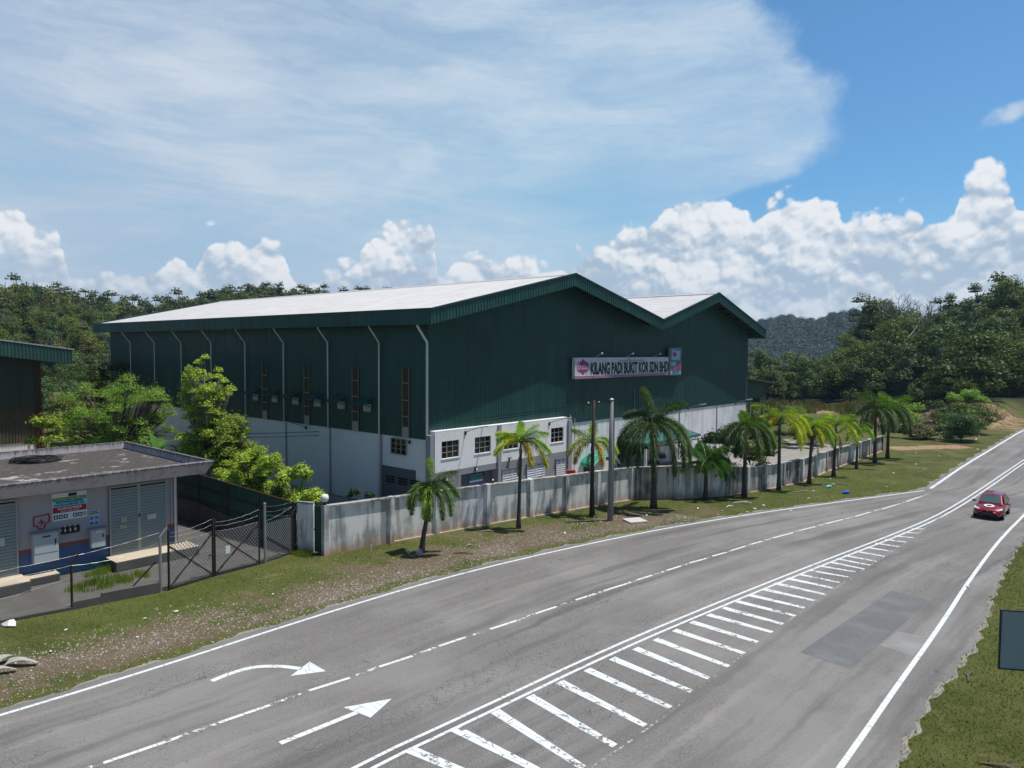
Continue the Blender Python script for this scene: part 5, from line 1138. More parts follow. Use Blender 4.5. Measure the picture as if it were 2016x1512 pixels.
palm('foxtail_palm', 16.0, 48.89, (.0, .0), 4.75, [(180, 60, -70, 2.5, D_), (195, 30, -85, 2.6, D_), (165, 20, -85, 2.4, D_), (30, 65, -30, 2.7, G_), (0, 50, -70, 3.0, G_), (-20, 30, -85, 2.9, D_), (-70, 30, -88, 2.6, D_), (80, 80, 0, 2.3, G_), (-120, 20, -88, 2.6, D_), (220, 5, -88, 2.4, D_)], 'dense dark green palm at the right corner of the factory front', .16, shaft=.8, wid=.44, per=12, lf=.042)
palm('foxtail_palm', 19.27, 51.33, (-.05, .0), 5.05, [(165, 80, 0, 2.3, L_), (180, 55, -40, 2.2, Y_), (15, 80, -10, 2.4, L_), (0, 65, -65, 3.2, Y_), (-30, 20, -88, 2.9, Y_), (-10, 45, -80, 2.9, Y_), (200, 30, -80, 2.0, O_), (90, 70, -10, 2.0, L_)], 'tall yellow-fronded palm, first of the yellow row along the dirty wall', .14, shaft=.6)
palm('foxtail_palm', 22.57, 54.01, (.1, .0), 4.2, [(20, 75, -15, 2.3, L_), (0, 60, -60, 2.6, Y_), (-15, 40, -80, 2.4, L_), (170, 70, -40, 2.0, L_), (195, 40, -80, 2.0, Y_), (90, 70, 0, 1.9, L_), (-60, 10, -85, 1.9, Y_)], 'lime and yellow palm, second of the yellow row along the dirty wall', .14, shaft=.6)
palm('foxtail_palm', 25.84, 57.2, (.08, .0), 4.05, [(20, 80, -10, 2.3, L_), (0, 60, -55, 2.6, L_), (-20, 40, -80, 2.6, Y_), (170, 65, -45, 1.8, Y_), (200, 30, -85, 1.8, Y_), (90, 70, 0, 1.9, L_)], 'lime palm with arched top fronds, third of the yellow row', .14, shaft=.6)
palm('foxtail_palm', 29.51, 61.04, (.05, .0), 3.4, [(20, 75, -30, 1.9, G_), (0, 50, -75, 2.1, L_), (170, 70, -50, 1.9, L_), (190, 40, -80, 1.8, Y_), (90, 75, 0, 1.7, G_)], 'small thin green palm right of the yellow row', .11, shaft=.5, wid=.3)
palm('foxtail_palm', 32.82, 64.5, (-.05, .0), 4.7, [(170, 80, 20, 2.6, G_), (180, 55, -60, 2.9, D_), (200, 25, -85, 2.8, D_), (15, 70, -20, 2.9, G_), (0, 50, -75, 3.0, D_), (-30, 30, -88, 2.9, D_), (90, 85, 20, 2.7, D_), (-90, 20, -88, 2.6, D_), (-140, 30, -85, 2.6, D_)], 'broad dark green palm near the far end of the wall', .16, shaft=.8, wid=.5, per=12, lf=.045)
palm('foxtail_palm', 35.46, 67.35, (.0, .0), 4.6, [(15, 75, 0, 2.9, G_), (0, 55, -70, 3.2, D_), (-15, 35, -88, 3.4, D_), (165, 75, -10, 2.4, G_), (185, 40, -80, 2.7, D_), (90, 85, 20, 2.5, G_), (-60, 25, -88, 3.0, D_), (-120, 25, -88, 2.8, D_)], 'dark green palm standing just past the end of the wall', .16, shaft=.8, wid=.5, per=12, lf=.045)

# ------------------------------------------------------------------ broadleaf trees
def leaves(C, R, n, size, aspect=.5, up=.35, rs=None):
    """n leaf quads spread through clumps with centres C and radii R"""
    rs = rs or rng; C = np.asarray(C, float); R = np.asarray(R, float); w_ = R**2; k = rs.choice(len(C), n, p=w_/w_.sum())
    dv = rs.normal(size=(n, 3)); dv /= np.linalg.norm(dv, axis=1)[:, None]; dv[:, 2] = np.abs(dv[:, 2])*.45+dv[:, 2]*.55
    rad = R[k]*(rs.random(n)**.38); Pn = C[k]+dv*rad[:, None]*np.array([1, 1, .8])
    nrm = dv+np.array([0, 0, up])+rs.normal(size=(n, 3))*.45; nrm /= np.linalg.norm(nrm, axis=1)[:, None]
    stray = rs.random(n) < .10; Pn = Pn+dv*(stray*rs.random(n)*R[k]*.45)[:, None]
    t1 = np.cross(nrm, rs.normal(size=(n, 3))); t1 /= np.linalg.norm(t1, axis=1)[:, None]; t2 = np.cross(nrm, t1)
    s_ = size*rs.uniform(.6, 1.3, n)[:, None]; a = t1*s_*.5; b = t2*s_*.5*aspect
    V = np.stack([Pn-a, Pn-b*.9+a*.1, Pn+a, Pn+b*.9+a*.1], 1).reshape(-1, 3); F = np.arange(4*n).reshape(-1, 4); return V, F
def tree(name, base, clumps, n, size, mat, label, trunk_h=None, bark='bark', aspect=.5, r0=.14, cat='tree', group=None, up=.35):
    """clumps: (dx, dy, z, r) relative to the base"""
    o = empty(name, base); tag(o, label, cat, group); C = [c[:3] for c in clumps]; Rr = [c[3] for c in clumps]
    V, F = leaves(C, Rr, n, size, aspect, up); np_mesh('crown', V, F, mat, o)
    mb = MB(); zt = trunk_h or min(c[2] for c in clumps); top_ = Vector((0, 0, zt)); mb.tube([(0, 0, -.1), (.04, .02, zt*.5), top_], [r0*1.3, r0, r0*.8], 8)
    for c in clumps:
        e = Vector(c[:3]); mid = top_.lerp(e, .5)+Vector((random.uniform(-.2, .2), random.uniform(-.2, .2), -.1*e.length*.3)); mb.tube([top_, mid, e], [r0*.55, r0*.35, r0*.1], 5)
        for q in range(3):
            e2 = e+Vector((random.uniform(-1, 1), random.uniform(-1, 1), random.uniform(-.3, .9)))*c[3]*.8; mb.tube([mid, e2], [r0*.2, r0*.05], 4)
    mb.build('trunk', bark, o, smooth=True); return o
def cl(n, ex, ey, z0, z1, r, shape=1.0, seed=0):
    rr_ = random.Random(seed); out = []
    while len(out) < n:
        x, y, z = rr_.uniform(-1, 1), rr_.uniform(-1, 1), rr_.uniform(-1, 1)
        if x*x+y*y+z*z > 1: continue
        out.append((x*ex, y*ey, (z0+z1)/2+z*(z1-z0)/2, r*rr_.uniform(.65, 1.25)))
    return out
tree('shade_tree', (-28.9, 52.3, 0), cl(90, 4.1, 2.6, 1.6, 7.9, .75, seed=3)+cl(34, 3.4, 2.2, .8, 3.6, .8, seed=4), 60000, .17, 'leaf_feather', 'wide feathery bright green tree behind the substation roof', 2.2, aspect=.34, r0=.2)
tree('young_tree', (-32.6, 50, 0), cl(10, 1.1, .8, 2.6, 5.2, .55, seed=5), 2600, .24, 'leaf_yellowish', 'small yellow-green tree at the left of the wide feathery tree', 2.0, r0=.08)
tree('almond_tree', (-19.3, 45.4, 0), cl(44, 1.65, 1.4, 4.9, 9.0, .46, seed=9)+cl(56, 2.7, 1.6, 1.8, 5.8, .52, seed=12)+[(-.1, 0, 9.3, .3), (-.5, 0, 9.0, .3), (-1.1, 0, 8.6, .3), (1.5, 0, 7.3, .4), (.7, 0, 8.5, .35)], 36000, .165, 'leaf_yellowish', 'tall loose yellow-green tree before the factory side wall', 3.5, r0=.13, bark='pale_bark')
tree('dark_tree', (-17.3, 44.8, 0), cl(22, 1.6, 1.2, 1.6, 5.4, .7, seed=19), 16000, .165, 'leaf_bush', 'mid-green lower tree right of the tall yellow-green tree', 2.4, r0=.1)
tree('bush', (-14.6, 40.9, 0), cl(50, 2.1, 1.1, 1.2, 4.3, .42, seed=21), 22000, .15, 'leaf_yellowish', 'yellow-green bush spilling over the green sheet fence', 1.4, r0=.08, cat='bush')
tree('bush', (-12.9, 39.4, 0), cl(11, 1.0, .8, 1.2, 3.0, .5, seed=22), 4500, .18, 'leaf_bush', 'lower yellow-green bush in front of the white side wall', 1.2, r0=.06, cat='bush')
tree('sapling', (-11.5, 38.2, 0), cl(11, .9, .6, 2.2, 4.3, .34, seed=23), 1700, .21, 'leaf_bush', 'thin sapling with sparse leaves against the white side wall', 1.5, r0=.045, bark='pale_bark', cat='sapling')
tree('bush', (-10.6, 37.3, 0), cl(8, .8, .5, 1.0, 2.5, .4, seed=24), 2600, .16, 'leaf_yellowish', 'small yellow-green bush just behind the rough wall stub', 1.0, r0=.05, cat='bush')
tree('bush', (-8.3, 37.0, 0), cl(3, .3, .3, 1.6, 2.7, .28, seed=25), 500, .22, 'leaf_dark', 'small dark leafy plant right behind the globe lamp', 1.3, r0=.03, cat='bush')
tree('bush', (-7.3, 37.6, 0), cl(2, .2, .2, 1.8, 2.55, .26, seed=26), 300, .24, 'leaf_dark', 'second small dark plant behind the wall right of the globe lamp', 1.4, r0=.03, cat='bush')
tree('bush', (-39.9, 70.5, 0), cl(20, 2.0, 2.0, 2.0, 8.4, 1.1, seed=27), 7000, .32, 'leaf_forest_b', 'dark green tree half hidden by the old shed corner', 1.8, r0=.1)
tree('bush', (-36, 74, 0), cl(16, 4.0, 2.0, 1.0, 4.0, 1.1, seed=28), 7000, .3, 'leaf_forest_b', 'mid green thicket on the open ground behind the wide feathery tree', 1.0, r0=.1, cat='bush')
tree('bush', (-31, 68, 0), cl(16, 3.2, 2.0, 2.0, 6.8, 1.2, seed=29), 7000, .3, 'leaf_feather', 'feathery thicket directly left of the factory far corner', 1.0, r0=.1, cat='bush')
for i_, (a_, r_, w_, h_, mt_) in enumerate([(-31.5, 96, 3.5, 4.0, 'leaf_forest_b'), (-29.6, 104, 4, 5.5, 'leaf_forest_a'), (-32.6, 118, 4.5, 6.0, 'leaf_forest_d'), (-30.6, 132, 5, 8.5, 'leaf_forest_a'), (-28.6, 124, 4, 6.5, 'leaf_forest_b'), (-33.2, 146, 5, 9., 'leaf_forest_a'), (-31.4, 158, 5, 9.5, 'leaf_forest_d'), (-29.3, 152, 5, 9.5, 'leaf_forest_a'), (-34.5, 165, 5, 9, 'leaf_forest_c')]):
    tree('tree', (r_*math.sin(R_(a_)), r_*math.cos(R_(a_)), 0), cl(16, w_, w_*.8, .4, h_, 1.3, seed=80+i_), 5200, .36, mt_, ['low rounded green thicket nearest behind the old shed corner', 'dark thicket on the open ground left of the factory far corner', 'pale green tree on the flat ground before the left hill', 'dark tree at the foot of the left hill above the small clearing', 'green tree beside the far left corner of the factory', 'dark tree above the old shed roof edge', 'pale green tree at the forest edge above the clearing', 'dark tree at the forest edge beside the factory far corner', 'olive tree at the forest edge above the old shed'][i_], .5, r0=.12)
tree('bush', (15.8, 53.2, 0), cl(14, 1.9, 1.3, .6, 3.9, .8, seed=31), 6500, .22, 'leaf_dark', 'dark bush inside the yard behind the coconut palm', .6, r0=.08, cat='bush')
tree('bush', (18.6, 54.9, 0), cl(12, 1.6, 1.2, .5, 3.4, .75, seed=32), 5500, .2, 'leaf_forest_b', 'green bush inside the yard behind the first dirty wall panels', .5, r0=.08, cat='bush')
tree('bush', (10.2, 48.9, 0), cl(5, .7, .5, .9, 3.1, .45, seed=33), 1500, .2, 'leaf_purple', 'sparse dark purple-leaved shrub just inside the wall', .9, r0=.05, cat='bush')
tree('bush', (27.0, 74, 0), cl(14, 4.5, 1.6, .3, 3.0, .9, seed=34), 6000, .26, 'leaf_dark', 'low dark hedge at the back of the paved yard', .4, r0=.06, cat='bush')
tree('bush', (32.5, 77, 0), cl(12, 3.2, 1.6, .3, 2.8, .9, seed=35), 5000, .26, 'leaf_forest_b', 'green hedge behind the far end of the wall', .4, r0=.06, cat='bush')
BR = [((50.6, 80.5), 2.4, 3.6, 'leaf_forest_d', 'grey-green rounded shrub nearest the road on the right'), ((55.4, 88.5), 3.2, 4.2, 'leaf_forest_b', 'broad green shrub mass right of the grey-green shrub'), ((60.5, 97.5), 3.0, 3.6, 'leaf_forest_b', 'green shrub farther up the verge at the right'),
      ((52.0, 96.5), 2.6, 4.2, 'leaf_feather', 'light green bush left of the shrub mass on the open ground'), ((66.5, 104.5), 2.4, 2.4, 'leaf_feather', 'small bright shrub where the verge meets the bank'), ((46.8, 83.5), 2.6, 1.8, 'leaf_forest_c', 'low brownish scrub beside the clay patch'), 
      ((34, 104), 3.4, 2.2, 'leaf_forest_a', 'dark thicket right of the lean-to roof'), ((70, 112), 3, 5.2, 'leaf_forest_b', 'tall shrub on the bank near the right picture edge'), ((74, 121), 3.4, 4.6, 'leaf_forest_d', 'pale green shrub on the bank at the right picture edge')]
for i, ((x, y), ew, h, mt, lb) in enumerate(BR):
    tree('shrub', (x, y, float(hgt(np.array(x), np.array(y)))), cl(20, ew*1.15, ew*.9, .1, h*.78, .8+.1*(h-2), seed=50+i), 7500, .27, mt, lb, .4, r0=.08, cat='shrub')

# banana-like plant and yard weeds
bp_ = empty('banana_plant', (-22.9, 46.2, 0)); tag(bp_, 'banana plant with broad upright leaves behind the substation roof corner', 'banana plant')
mb = MB(); mb.tube([(0, 0, 0), (0, 0, 3.0)], [.13, .09], 8); mb.build('stem', 'leaf_banana', bp_)
for k, (a, tl) in enumerate([(200, 20), (160, 10), (20, 25), (340, 35), (90, 30), (250, 40)]):
    mb = MB(); a = R_(a); hd = Vector((math.cos(a), math.sin(a), 0)); sd = Vector((-math.sin(a), math.cos(a), 0)); vs = []; n = 7
    for i in range(n+1):
        f = i/n; e = R_(85-tl*1.8*f); c = hd*(1.7*f*math.cos(e))+Vector((0, 0, 2.9+1.7*f*math.sin(e))); wd_ = .26*math.sin(math.pi*min(1, f*.9+.08))**.6
        vs += [c-sd*wd_, c+Vector((0, 0, -.04)), c+sd*wd_]
    mb.add(vs, [(3*i+j, 3*i+j+1, 3*i+j+4, 3*i+j+3) for i in range(n) for j in (0, 1)]); mb.build('leaf', 'leaf_banana', bp_)
def weeds(name, cx, cy, rx, ry, n, h, mat, lab, rot=0.):
    V = []; F = []; c_, s_ = math.cos(rot), math.sin(rot)
    for k in range(n):
        a = random.random()*6.283; r = math.sqrt(random.random()); u, v = rx*r*math.cos(a), ry*r*math.sin(a); x, y = cx+u*c_-v*s_, cy+u*s_+v*c_
        if math.sin(x*5.1+y*2)*math.sin(y*4.3-x)+random.uniform(-.5, .5) < -.15: continue
        hh = h*random.uniform(.4, 1)*(1-.5*r); lx, ly = random.uniform(-.3, .3)*hh, random.uniform(-.3, .3)*hh; w_ = .012; i = len(V)
        V += [(x-w_, y, 0), (x+w_, y, 0), (x+lx+w_*.3, y+ly, hh), (x+lx-w_*.3, y+ly, hh)]; F.append((i, i+1, i+2, i+3))
    o = np_mesh(name, V, F, mat); tag(o, lab, 'weeds', kind='stuff')
weeds('weeds', -16.9, 29.9, 1.7, .75, 1500, .5, 'leaf_bush', 'tangle of green weeds beside the fence kerb in the substation yard', .8)
weeds('weeds', -17.9, 31.3, .9, .4, 700, .45, 'leaf_bush', 'weeds growing against the front of the tiled platform', .8)
weeds('weeds', -9.9, 34.1, .8, .3, 700, .4, 'leaf_bush', 'thick dark grass tuft at the foot of the narrow green gate', -.3)

# ------------------------------------------------------------------ forests
def proto(seed, mat, w_, h, n, size, cols=1):
    rs = np.random.default_rng(seed); k = 13; C = []; Rr = []; k = 22
    for _ in range(k):
        a = rs.random()*6.283; r = rs.random()**.55*w_*.38; z = h*(.06+.78*rs.random()*(1-.5*(r/(w_*.38))**2)); C.append((r*math.cos(a), r*math.sin(a), z)); Rr.append(w_*rs.uniform(.15, .26))
    V, F = leaves(C, Rr, n, size, .75, .4, rs)
    mb = MB(); mb.tube([(0, 0, -1.5), (0, 0, h*.4), (.2, .1, h*.8)], [.28, .2, .06], 6)
    for c in C[:7]: mb.tube([(0, 0, h*.35), Vector(c)], [.12, .03], 4)
    nv = len(V); Vt = np.array([tuple(v) for v in mb.v]); quads = [f for f in mb.f if len(f) == 4]; V = np.vstack([V, Vt]); F = np.vstack([F, np.array(quads)+nv])
    return V, F, np.array([0]*n+[1]*len(quads), dtype=np.int32)
KINDS = [('leaf_forest_a', 7.5, 9.5), ('leaf_forest_b', 6.5, 8.5), ('leaf_forest_c', 8.0, 9.0), ('leaf_forest_d', 6.5, 10.5), ('leaf_forest_a', 9.0, 12.5), ('leaf_forest_c', 6.5, 11.0), ('leaf_forest_b', 8.5, 11.5)]
KL = ['dark green broadleaf', 'bright mid-green', 'dull olive', 'pale grey-green', 'tall dark green', 'slim brownish olive', 'large fresh green']
PM = []
for i, (mt, w_, h) in enumerate(KINDS):
    V, F, mi = proto(100+i, mt, w_, h, 6000, .38); me = bpy.data.meshes.new('forest_tree_mesh')
    me.vertices.add(len(V)); me.vertices.foreach_set('co', V.astype(np.float32).ravel()); me.loops.add(F.size); me.loops.foreach_set('vertex_index', F.astype(np.int32).ravel()); me.polygons.add(len(F))
    me.polygons.foreach_set('loop_start', np.arange(0, F.size, 4, dtype=np.int32)); me.polygons.foreach_set('loop_total', np.full(len(F), 4, dtype=np.int32)); me.polygons.foreach_set('material_index', mi); me.update(calc_edges=True)
    me.materials.append(MATS[mt]); me.materials.append(MATS['pale_bark' if i in (2, 3) else 'bark']); PM.append(me)
def place_tree(x, y, k, s, side):
    o = bpy.data.objects.new('forest_tree', PM[k]); COL.objects.link(o); o.location = (x, y, float(hgt(np.array(x), np.array(y)))-.3); o.rotation_euler = (random.uniform(-.06, .06), random.uniform(-.06, .06), random.random()*6.283); o.scale = (s*random.uniform(.9, 1.15), s*random.uniform(.9, 1.15), s*random.uniform(.85, 1.2))
    a_, r_ = math.degrees(math.atan2(x, y)), math.hypot(x, y)
    if side == 'left hill': zn = 'low on the left hill above the old shed' if a_ < -31 and r_ < 205 else ('higher on the left hill over the old shed' if a_ < -31 else ('on the left hill beside the far factory corner' if a_ < -27 else 'on the left hill showing above the factory roof'))
    else: zn = ('in the low wood right of the factory' if a_ < 25.5 else ('below the bare tree on the right hill' if a_ < 29.5 and r_ < 175 else ('around the bare tree on the right skyline' if a_ < 29.5 else ('at the foot of the right hill behind the earth bank' if r_ < 158 else ('halfway up the right hill' if a_ < 33.5 else 'on the right hill at the picture edge')))))
    tag(o, f'{KL[k]} forest tree {zn}', 'tree', f'{KL[k]} trees {zn}')
def pol(a, r): return r*math.sin(R_(a)), r*math.cos(R_(a))
cand = []
frs = random.Random(5)
r = 176.
while r < 330:                       # left hill
    da = math.degrees(5.6/r); a = -39.
    while a < -4.0:
        aa, rr = a+frs.uniform(-.4, .4)*da, r+frs.uniform(-3, 3)
        if a > -27 and rr < 240: a += da; continue         # wholly behind the factory
        cand.append((aa, rr, 'left hill')); a += da
    r += 6.6
for r_ in (292, 300, 308):
    a = -36.
    while a < -4.5: cand.append((a+frs.uniform(-.3, .3), r_+frs.uniform(-3, 3), 'left hill')); a += .85
r = 138.
while r < 236:                       # right hill and the low wood before it
    da = math.degrees(5.6/r); a = 17.5
    while a < 42.:
        aa, rr = a+frs.uniform(-.4, .4)*da, r+frs.uniform(-2.5, 2.5)
        if aa < 25 and rr > 196: a += da; continue
        if aa < 30 and rr < 150+ (26-aa if aa < 26 else 0)*.0: a += da; continue
        cand.append((aa, rr, 'right hill')); a += da
    r += 6.8
cand.sort(key=lambda c: c[1])
left = [c for c in cand if c[2] == 'left hill']; right = [c for c in cand if c[2] == 'right hill']
indiv = right[:140]+left[:150]; rest = right[140:]+left[150:]
ROADC = [(60, 80), (70.5, 91), (88, 107), (112, 119.5), (148, 129), (221, 136.5)]
far_road = lambda c: float(pdist(np.array(pol(c[0], c[1])[0]), np.array(pol(c[0], c[1])[1]), ROADC)) > 13
indiv = [c for c in indiv if far_road(c)]; rest = [c for c in rest if far_road(c)]
for a, r, sd in indiv:
    x, y = pol(a, r); k = frs.choice([0, 1, 1, 2, 2, 3, 4, 5, 6, 6] if sd == 'left hill' else [0, 0, 1, 3, 3, 4, 6, 6, 1]); s = frs.uniform(.75, 1.15)*(1.12 if sd == 'right hill' else 1.)
    if sd == 'right hill' and a < 25.5: s *= .82
    place_tree(x, y, k, s, sd)
def forest(name, lst, lab, keep=.45):
    by = {}
    for a, r, sd in lst:
        x, y = pol(a, r); k = frs.choice([0, 1, 2, 3, 4, 5, 6, 4, 0]); s = frs.uniform(.8, 1.12)
        by.setdefault(k, []).append((x, y, s))
    VV = []; FF = []; MI = []; off = 0; matl = [K[0] for K in KINDS]+['bark']
    for k, ls in by.items():
        mt, w_, h = KINDS[k]; 
        for vi in range(2):
            V, F, mi = proto(300+k*2+vi, mt, w_, h, 1150, .85)
            sub_ = ls[vi::2]
            for x, y, s in sub_:
                a = frs.random()*6.283; ca, sa = math.cos(a)*s, math.sin(a)*s; z = float(hgt(np.array(x), np.array(y)))-.3; sz = s*frs.uniform(.85, 1.25)
                P = np.empty_like(V); P[:, 0] = V[:, 0]*ca-V[:, 1]*sa+x; P[:, 1] = V[:, 0]*sa+V[:, 1]*ca+y; P[:, 2] = V[:, 2]*sz+z
                VV.append(P); FF.append(F+off); MI.append(np.where(mi == 0, k, len(KINDS))); off += len(V)
    o = np_mesh(name, np.vstack(VV), np.vstack(FF), matl, None, np.concatenate(MI)); tag(o, lab, 'forest', kind='stuff')
forest('forest', [c for c in rest if c[2] == 'left hill'], 'dense green forest covering the upper slope of the left hill')
forest('forest', [c for c in rest if c[2] == 'right hill'], 'dense green forest covering the upper slope of the right hill')
# bare pale tree on the right skyline
bt = empty('bare_tree', (*pol(28.6, 178), float(hgt(np.array(pol(28.6, 178)[0]), np.array(pol(28.6, 178)[1]))))); tag(bt, 'pale leafless tree with spreading branches on the right skyline', 'tree')
mb = MB(); rb_ = random.Random(4)
def branch(p, dd, L, r, dep):
    q = p+dd*L; mb.tube([p, p.lerp(q, .5)+Vector((rb_.uniform(-.2, .2), 0, rb_.uniform(-.2, .2))), q], [r, r*.8, r*.6], 5)
    if dep == 0: return
    for k in range(3): branch(q, (dd+Vector((rb_.uniform(-.9, .9), rb_.uniform(-.9, .9), rb_.uniform(-.25, .5)))).normalized(), L*rb_.uniform(.6, .85), r*.6, dep-1)
branch(Vector((0, 0, 0)), Vector((.05, 0, 1)), 7.5, .32, 0); mb.build('trunk', 'pale_bark', bt); mb = MB()
for k in range(5): branch(Vector((.3, 0, 7.0)), Vector((rb_.uniform(-1, 1), rb_.uniform(-.6, .6), .9)).normalized(), 4.0, .2, 3)
mb.build('branches', 'pale_bark', bt)
# dry scrub heaps on the bank
V = []; F = []
for k in range(9000):
    a = random.uniform(29, 39.5); r = random.gauss(118, 4.5); x, y = pol(a, r)
    if float(pdist(np.array(x), np.array(y), ROADC)) < 8.5: continue
    z = float(hgt(np.array(x), np.array(y))); hh = random.uniform(.08, .55)*(.5+.5*math.sin(a*5)**2); lx, ly = random.uniform(-.5, .5), random.uniform(-.5, .5); i = len(V)
    V += [(x-.05, y, z), (x+.05, y, z), (x+lx+.04, y+ly, z+hh), (x+lx-.04, y+ly, z+hh)]; F.append((i, i+1, i+2, i+3))
o = np_mesh('dry_scrub', V, F, ['dead_leaf', 'leaf_forest_b', 'dry_grass'], None, [random.choice([0, 0, 0, 1, 2]) for _ in F]); tag(o, 'heaps of cut brown scrub lying along the earth bank at the right', 'scrub', kind='stuff')
V = []; F = []
for k in range(14000):
    a = random.uniform(17, 29.5); r = random.uniform(112, 146); x, y = pol(a, r); z = float(hgt(np.array(x), np.array(y))); nn_ = math.sin(a*2.3)+math.sin(r*.3+a)
    if nn_ < -.4 or (r < 124 and a > 20.5): continue
    hh = random.uniform(.2, .9)*(1+.3*nn_); lx, ly = random.uniform(-.4, .4), random.uniform(-.4, .4); i = len(V)
    V += [(x-.06, y, z), (x+.06, y, z), (x+lx+.05, y+ly, z+hh), (x+lx-.05, y+ly, z+hh)]; F.append((i, i+1, i+2, i+3))
o = np_mesh('tall_grass', V, F, 'dry_grass'); tag(o, 'tall yellowish grass in front of the low wood at the right', 'grass', kind='stuff')
# far hill
aa = np.radians(np.arange(5, 48, .35)); rr = np.linspace(620, 1500, 44); A, Rr = np.meshgrid(aa, rr); X, Y = Rr*np.sin(A), Rr*np.cos(A); ad = np.degrees(A)
crest = lin([5, 14, 18.3, 20, 21.0, 22.2, 23.2, 24.6, 26, 30, 40, 48], [1.0, 1.6, 1.85, 2.3, 2.45, 2.05, 2.2, 2.75, 2.7, 2.3, 2.0, 1.5], ad)
Zh = np.maximum(1000*np.tan(np.radians(crest))+10, 0)*sstep(620, 1000, Rr)*(1+.04*np.sin(ad*9)+.03*np.sin(Rr*.02+ad*4))-2
nr, na = X.shape; i = np.arange(nr-1)[:, None]; j = np.arange(na-1)[None, :]; F = np.stack([i*na+j, (i+1)*na+j, (i+1)*na+j+1, i*na+j+1], -1).reshape(-1, 4)[:, ::-1]
o = np_mesh('far_hill', np.stack([X.ravel(), Y.ravel(), Zh.ravel()], 1), F, 'far_hill_floor', smooth=True); tag(o, kind='structure')
pts = []
for k in range(5200):
    a = rng.uniform(15.5, 29); r = rng.uniform(640, 1040); cr_ = float(np.interp(a, [5, 14, 18.3, 20, 21.0, 22.2, 23.2, 24.6, 26, 30, 40, 48], [1.0, 1.6, 1.85, 2.3, 2.45, 2.05, 2.2, 2.75, 2.7, 2.3, 2.0, 1.5]))
    z = max(1000*math.tan(R_(cr_))+10, 0)*float(sstep(620, 1000, np.array(r)))*(1+.04*math.sin(a*9)+.03*math.sin(r*.02+a*4))-2; x, y = pol(a, r); pts.append((x, y, z+2))
pts = np.array(pts); V, F = leaves(pts, rng.uniform(1.8, 6.5, len(pts)), 300000, 1.6, .8, 1.1); o = np_mesh('far_forest', V, F, 'far_leaf'); tag(o, 'blue-green forest on the distant hill at the right', 'forest', kind='stuff')

# ------------------------------------------------------------------ grass, stones, litter on the verge
def inpoly(x, y, poly):
    c = np.zeros(x.shape, bool); n = len(poly); j = n-1
    for i in range(n):
        xi, yi = poly[i]; xj, yj = poly[j]; m = ((yi > y) != (yj > y)) & (x < (xj-xi)*(y-yi)/(yj-yi+1e-12)+xi); c ^= m; j = i
    return c
lo = [(p[0], p[1]) for p in Ln if -22 < p[0] < 80]; verge = lo+[(75, 110), (60, 92), (48, 80), (38, 72.6), (27, 60.5), (22.4, 54.3), (18.2, 51.0), (14.9, 49.0), (8, 47.3), (-8.9, 34.1), (-10.3, 33.8), (-11.3, 32.7), (-14.2, 28.7), (-18.4, 25.3), (-25, 19)]
ro = [(p[0], p[1]) for p in Rn if p[0] > 6 and p[0] < 60]; verge2 = ro+[(64, 62), (40, 30), (20, 10), (9, 10)]
gl = [(-17, 20), (-13.0, 22.6), (-10, 25.6), (-6.6, 28.8), (-3.5, 32.6), (1.2, 37.2), (6.5, 40.7), (11, 42.8)]
def scatter(n, poly, bx): 
    x = rng.uniform(bx[0], bx[1], n); y = rng.uniform(bx[2], bx[3], n); r = np.hypot(x, y); k = inpoly(x, y, poly) & (rng.random(n) < np.clip((46/np.maximum(r, 1))**1.6, 0, 1)); return x[k], y[k]
x1, y1 = scatter(520000, verge, (-26, 62, 16, 96)); x2, y2 = scatter(240000, verge2, (8, 45, 12, 45))
x = np.concatenate([x1, x2]); y = np.concatenate([y1, y2]); dg = pdist(x, y, gl); pn = .5+.5*np.sin(x*1.3+np.sin(y*.9)*2)*np.sin(y*1.1+x*.4)
keep = rng.random(len(x)) < np.where(dg < 1.6, .16+.25*pn, np.where(dg < 3., .55, .75)+.2*pn); x, y = x[keep], y[keep]; n = len(x)
h = rng.uniform(.02, .065, n)*(1+.5*(dg[keep] > 3)*(x < 30)); a = rng.uniform(0, 6.283, n); wv = rng.uniform(.008, .018, n); lx = rng.normal(0, .6, n)*h; ly = rng.normal(0, .6, n)*h
cx, cy = np.cos(a)*wv, np.sin(a)*wv; V = np.stack([np.stack([x-cx, y-cy, np.zeros(n)], 1), np.stack([x+cx, y+cy, np.zeros(n)], 1), np.stack([x+lx, y+ly, h], 1)], 1).reshape(-1, 3)
dn = (np.sin(x*.55+np.sin(y*.35)*2)*np.cos(y*.5-x*.2)+.8*np.sin(x*2.3+y*1.1)*np.sin(y*2.9-x*1.7+np.sin(x*5.1)))*.5+.5; mi_ = (rng.random(n) < np.clip(.10+.55*dn+.35*(dg[keep] < 2.6), 0, .85)).astype(int)
o = np_mesh('grass', V, np.arange(3*n).reshape(-1, 3), ['grass_blade', 'dry_grass'], None, mi_); tag(o, 'short roadside grass growing on both verges', 'grass', kind='stuff')
tx, ty = scatter(26000, verge, (-26, 62, 16, 96)); tx2, ty2 = scatter(9000, verge2, (8, 45, 12, 45)); tx = np.concatenate([tx, tx2]); ty = np.concatenate([ty, ty2])
dw = np.minimum(pdist(tx, ty, WB), pdist(tx, ty, WB2)); cl_ = np.sin(tx*1.9+ty*.7)*np.sin(ty*2.3-tx*.9); kk = (rng.random(len(tx)) < np.where(dw < .7, .9, np.clip(cl_-.25, 0, 1)*.55)) & (pdist(tx, ty, gl) > 1.2); tx, ty, dw = tx[kk], ty[kk], dw[kk]
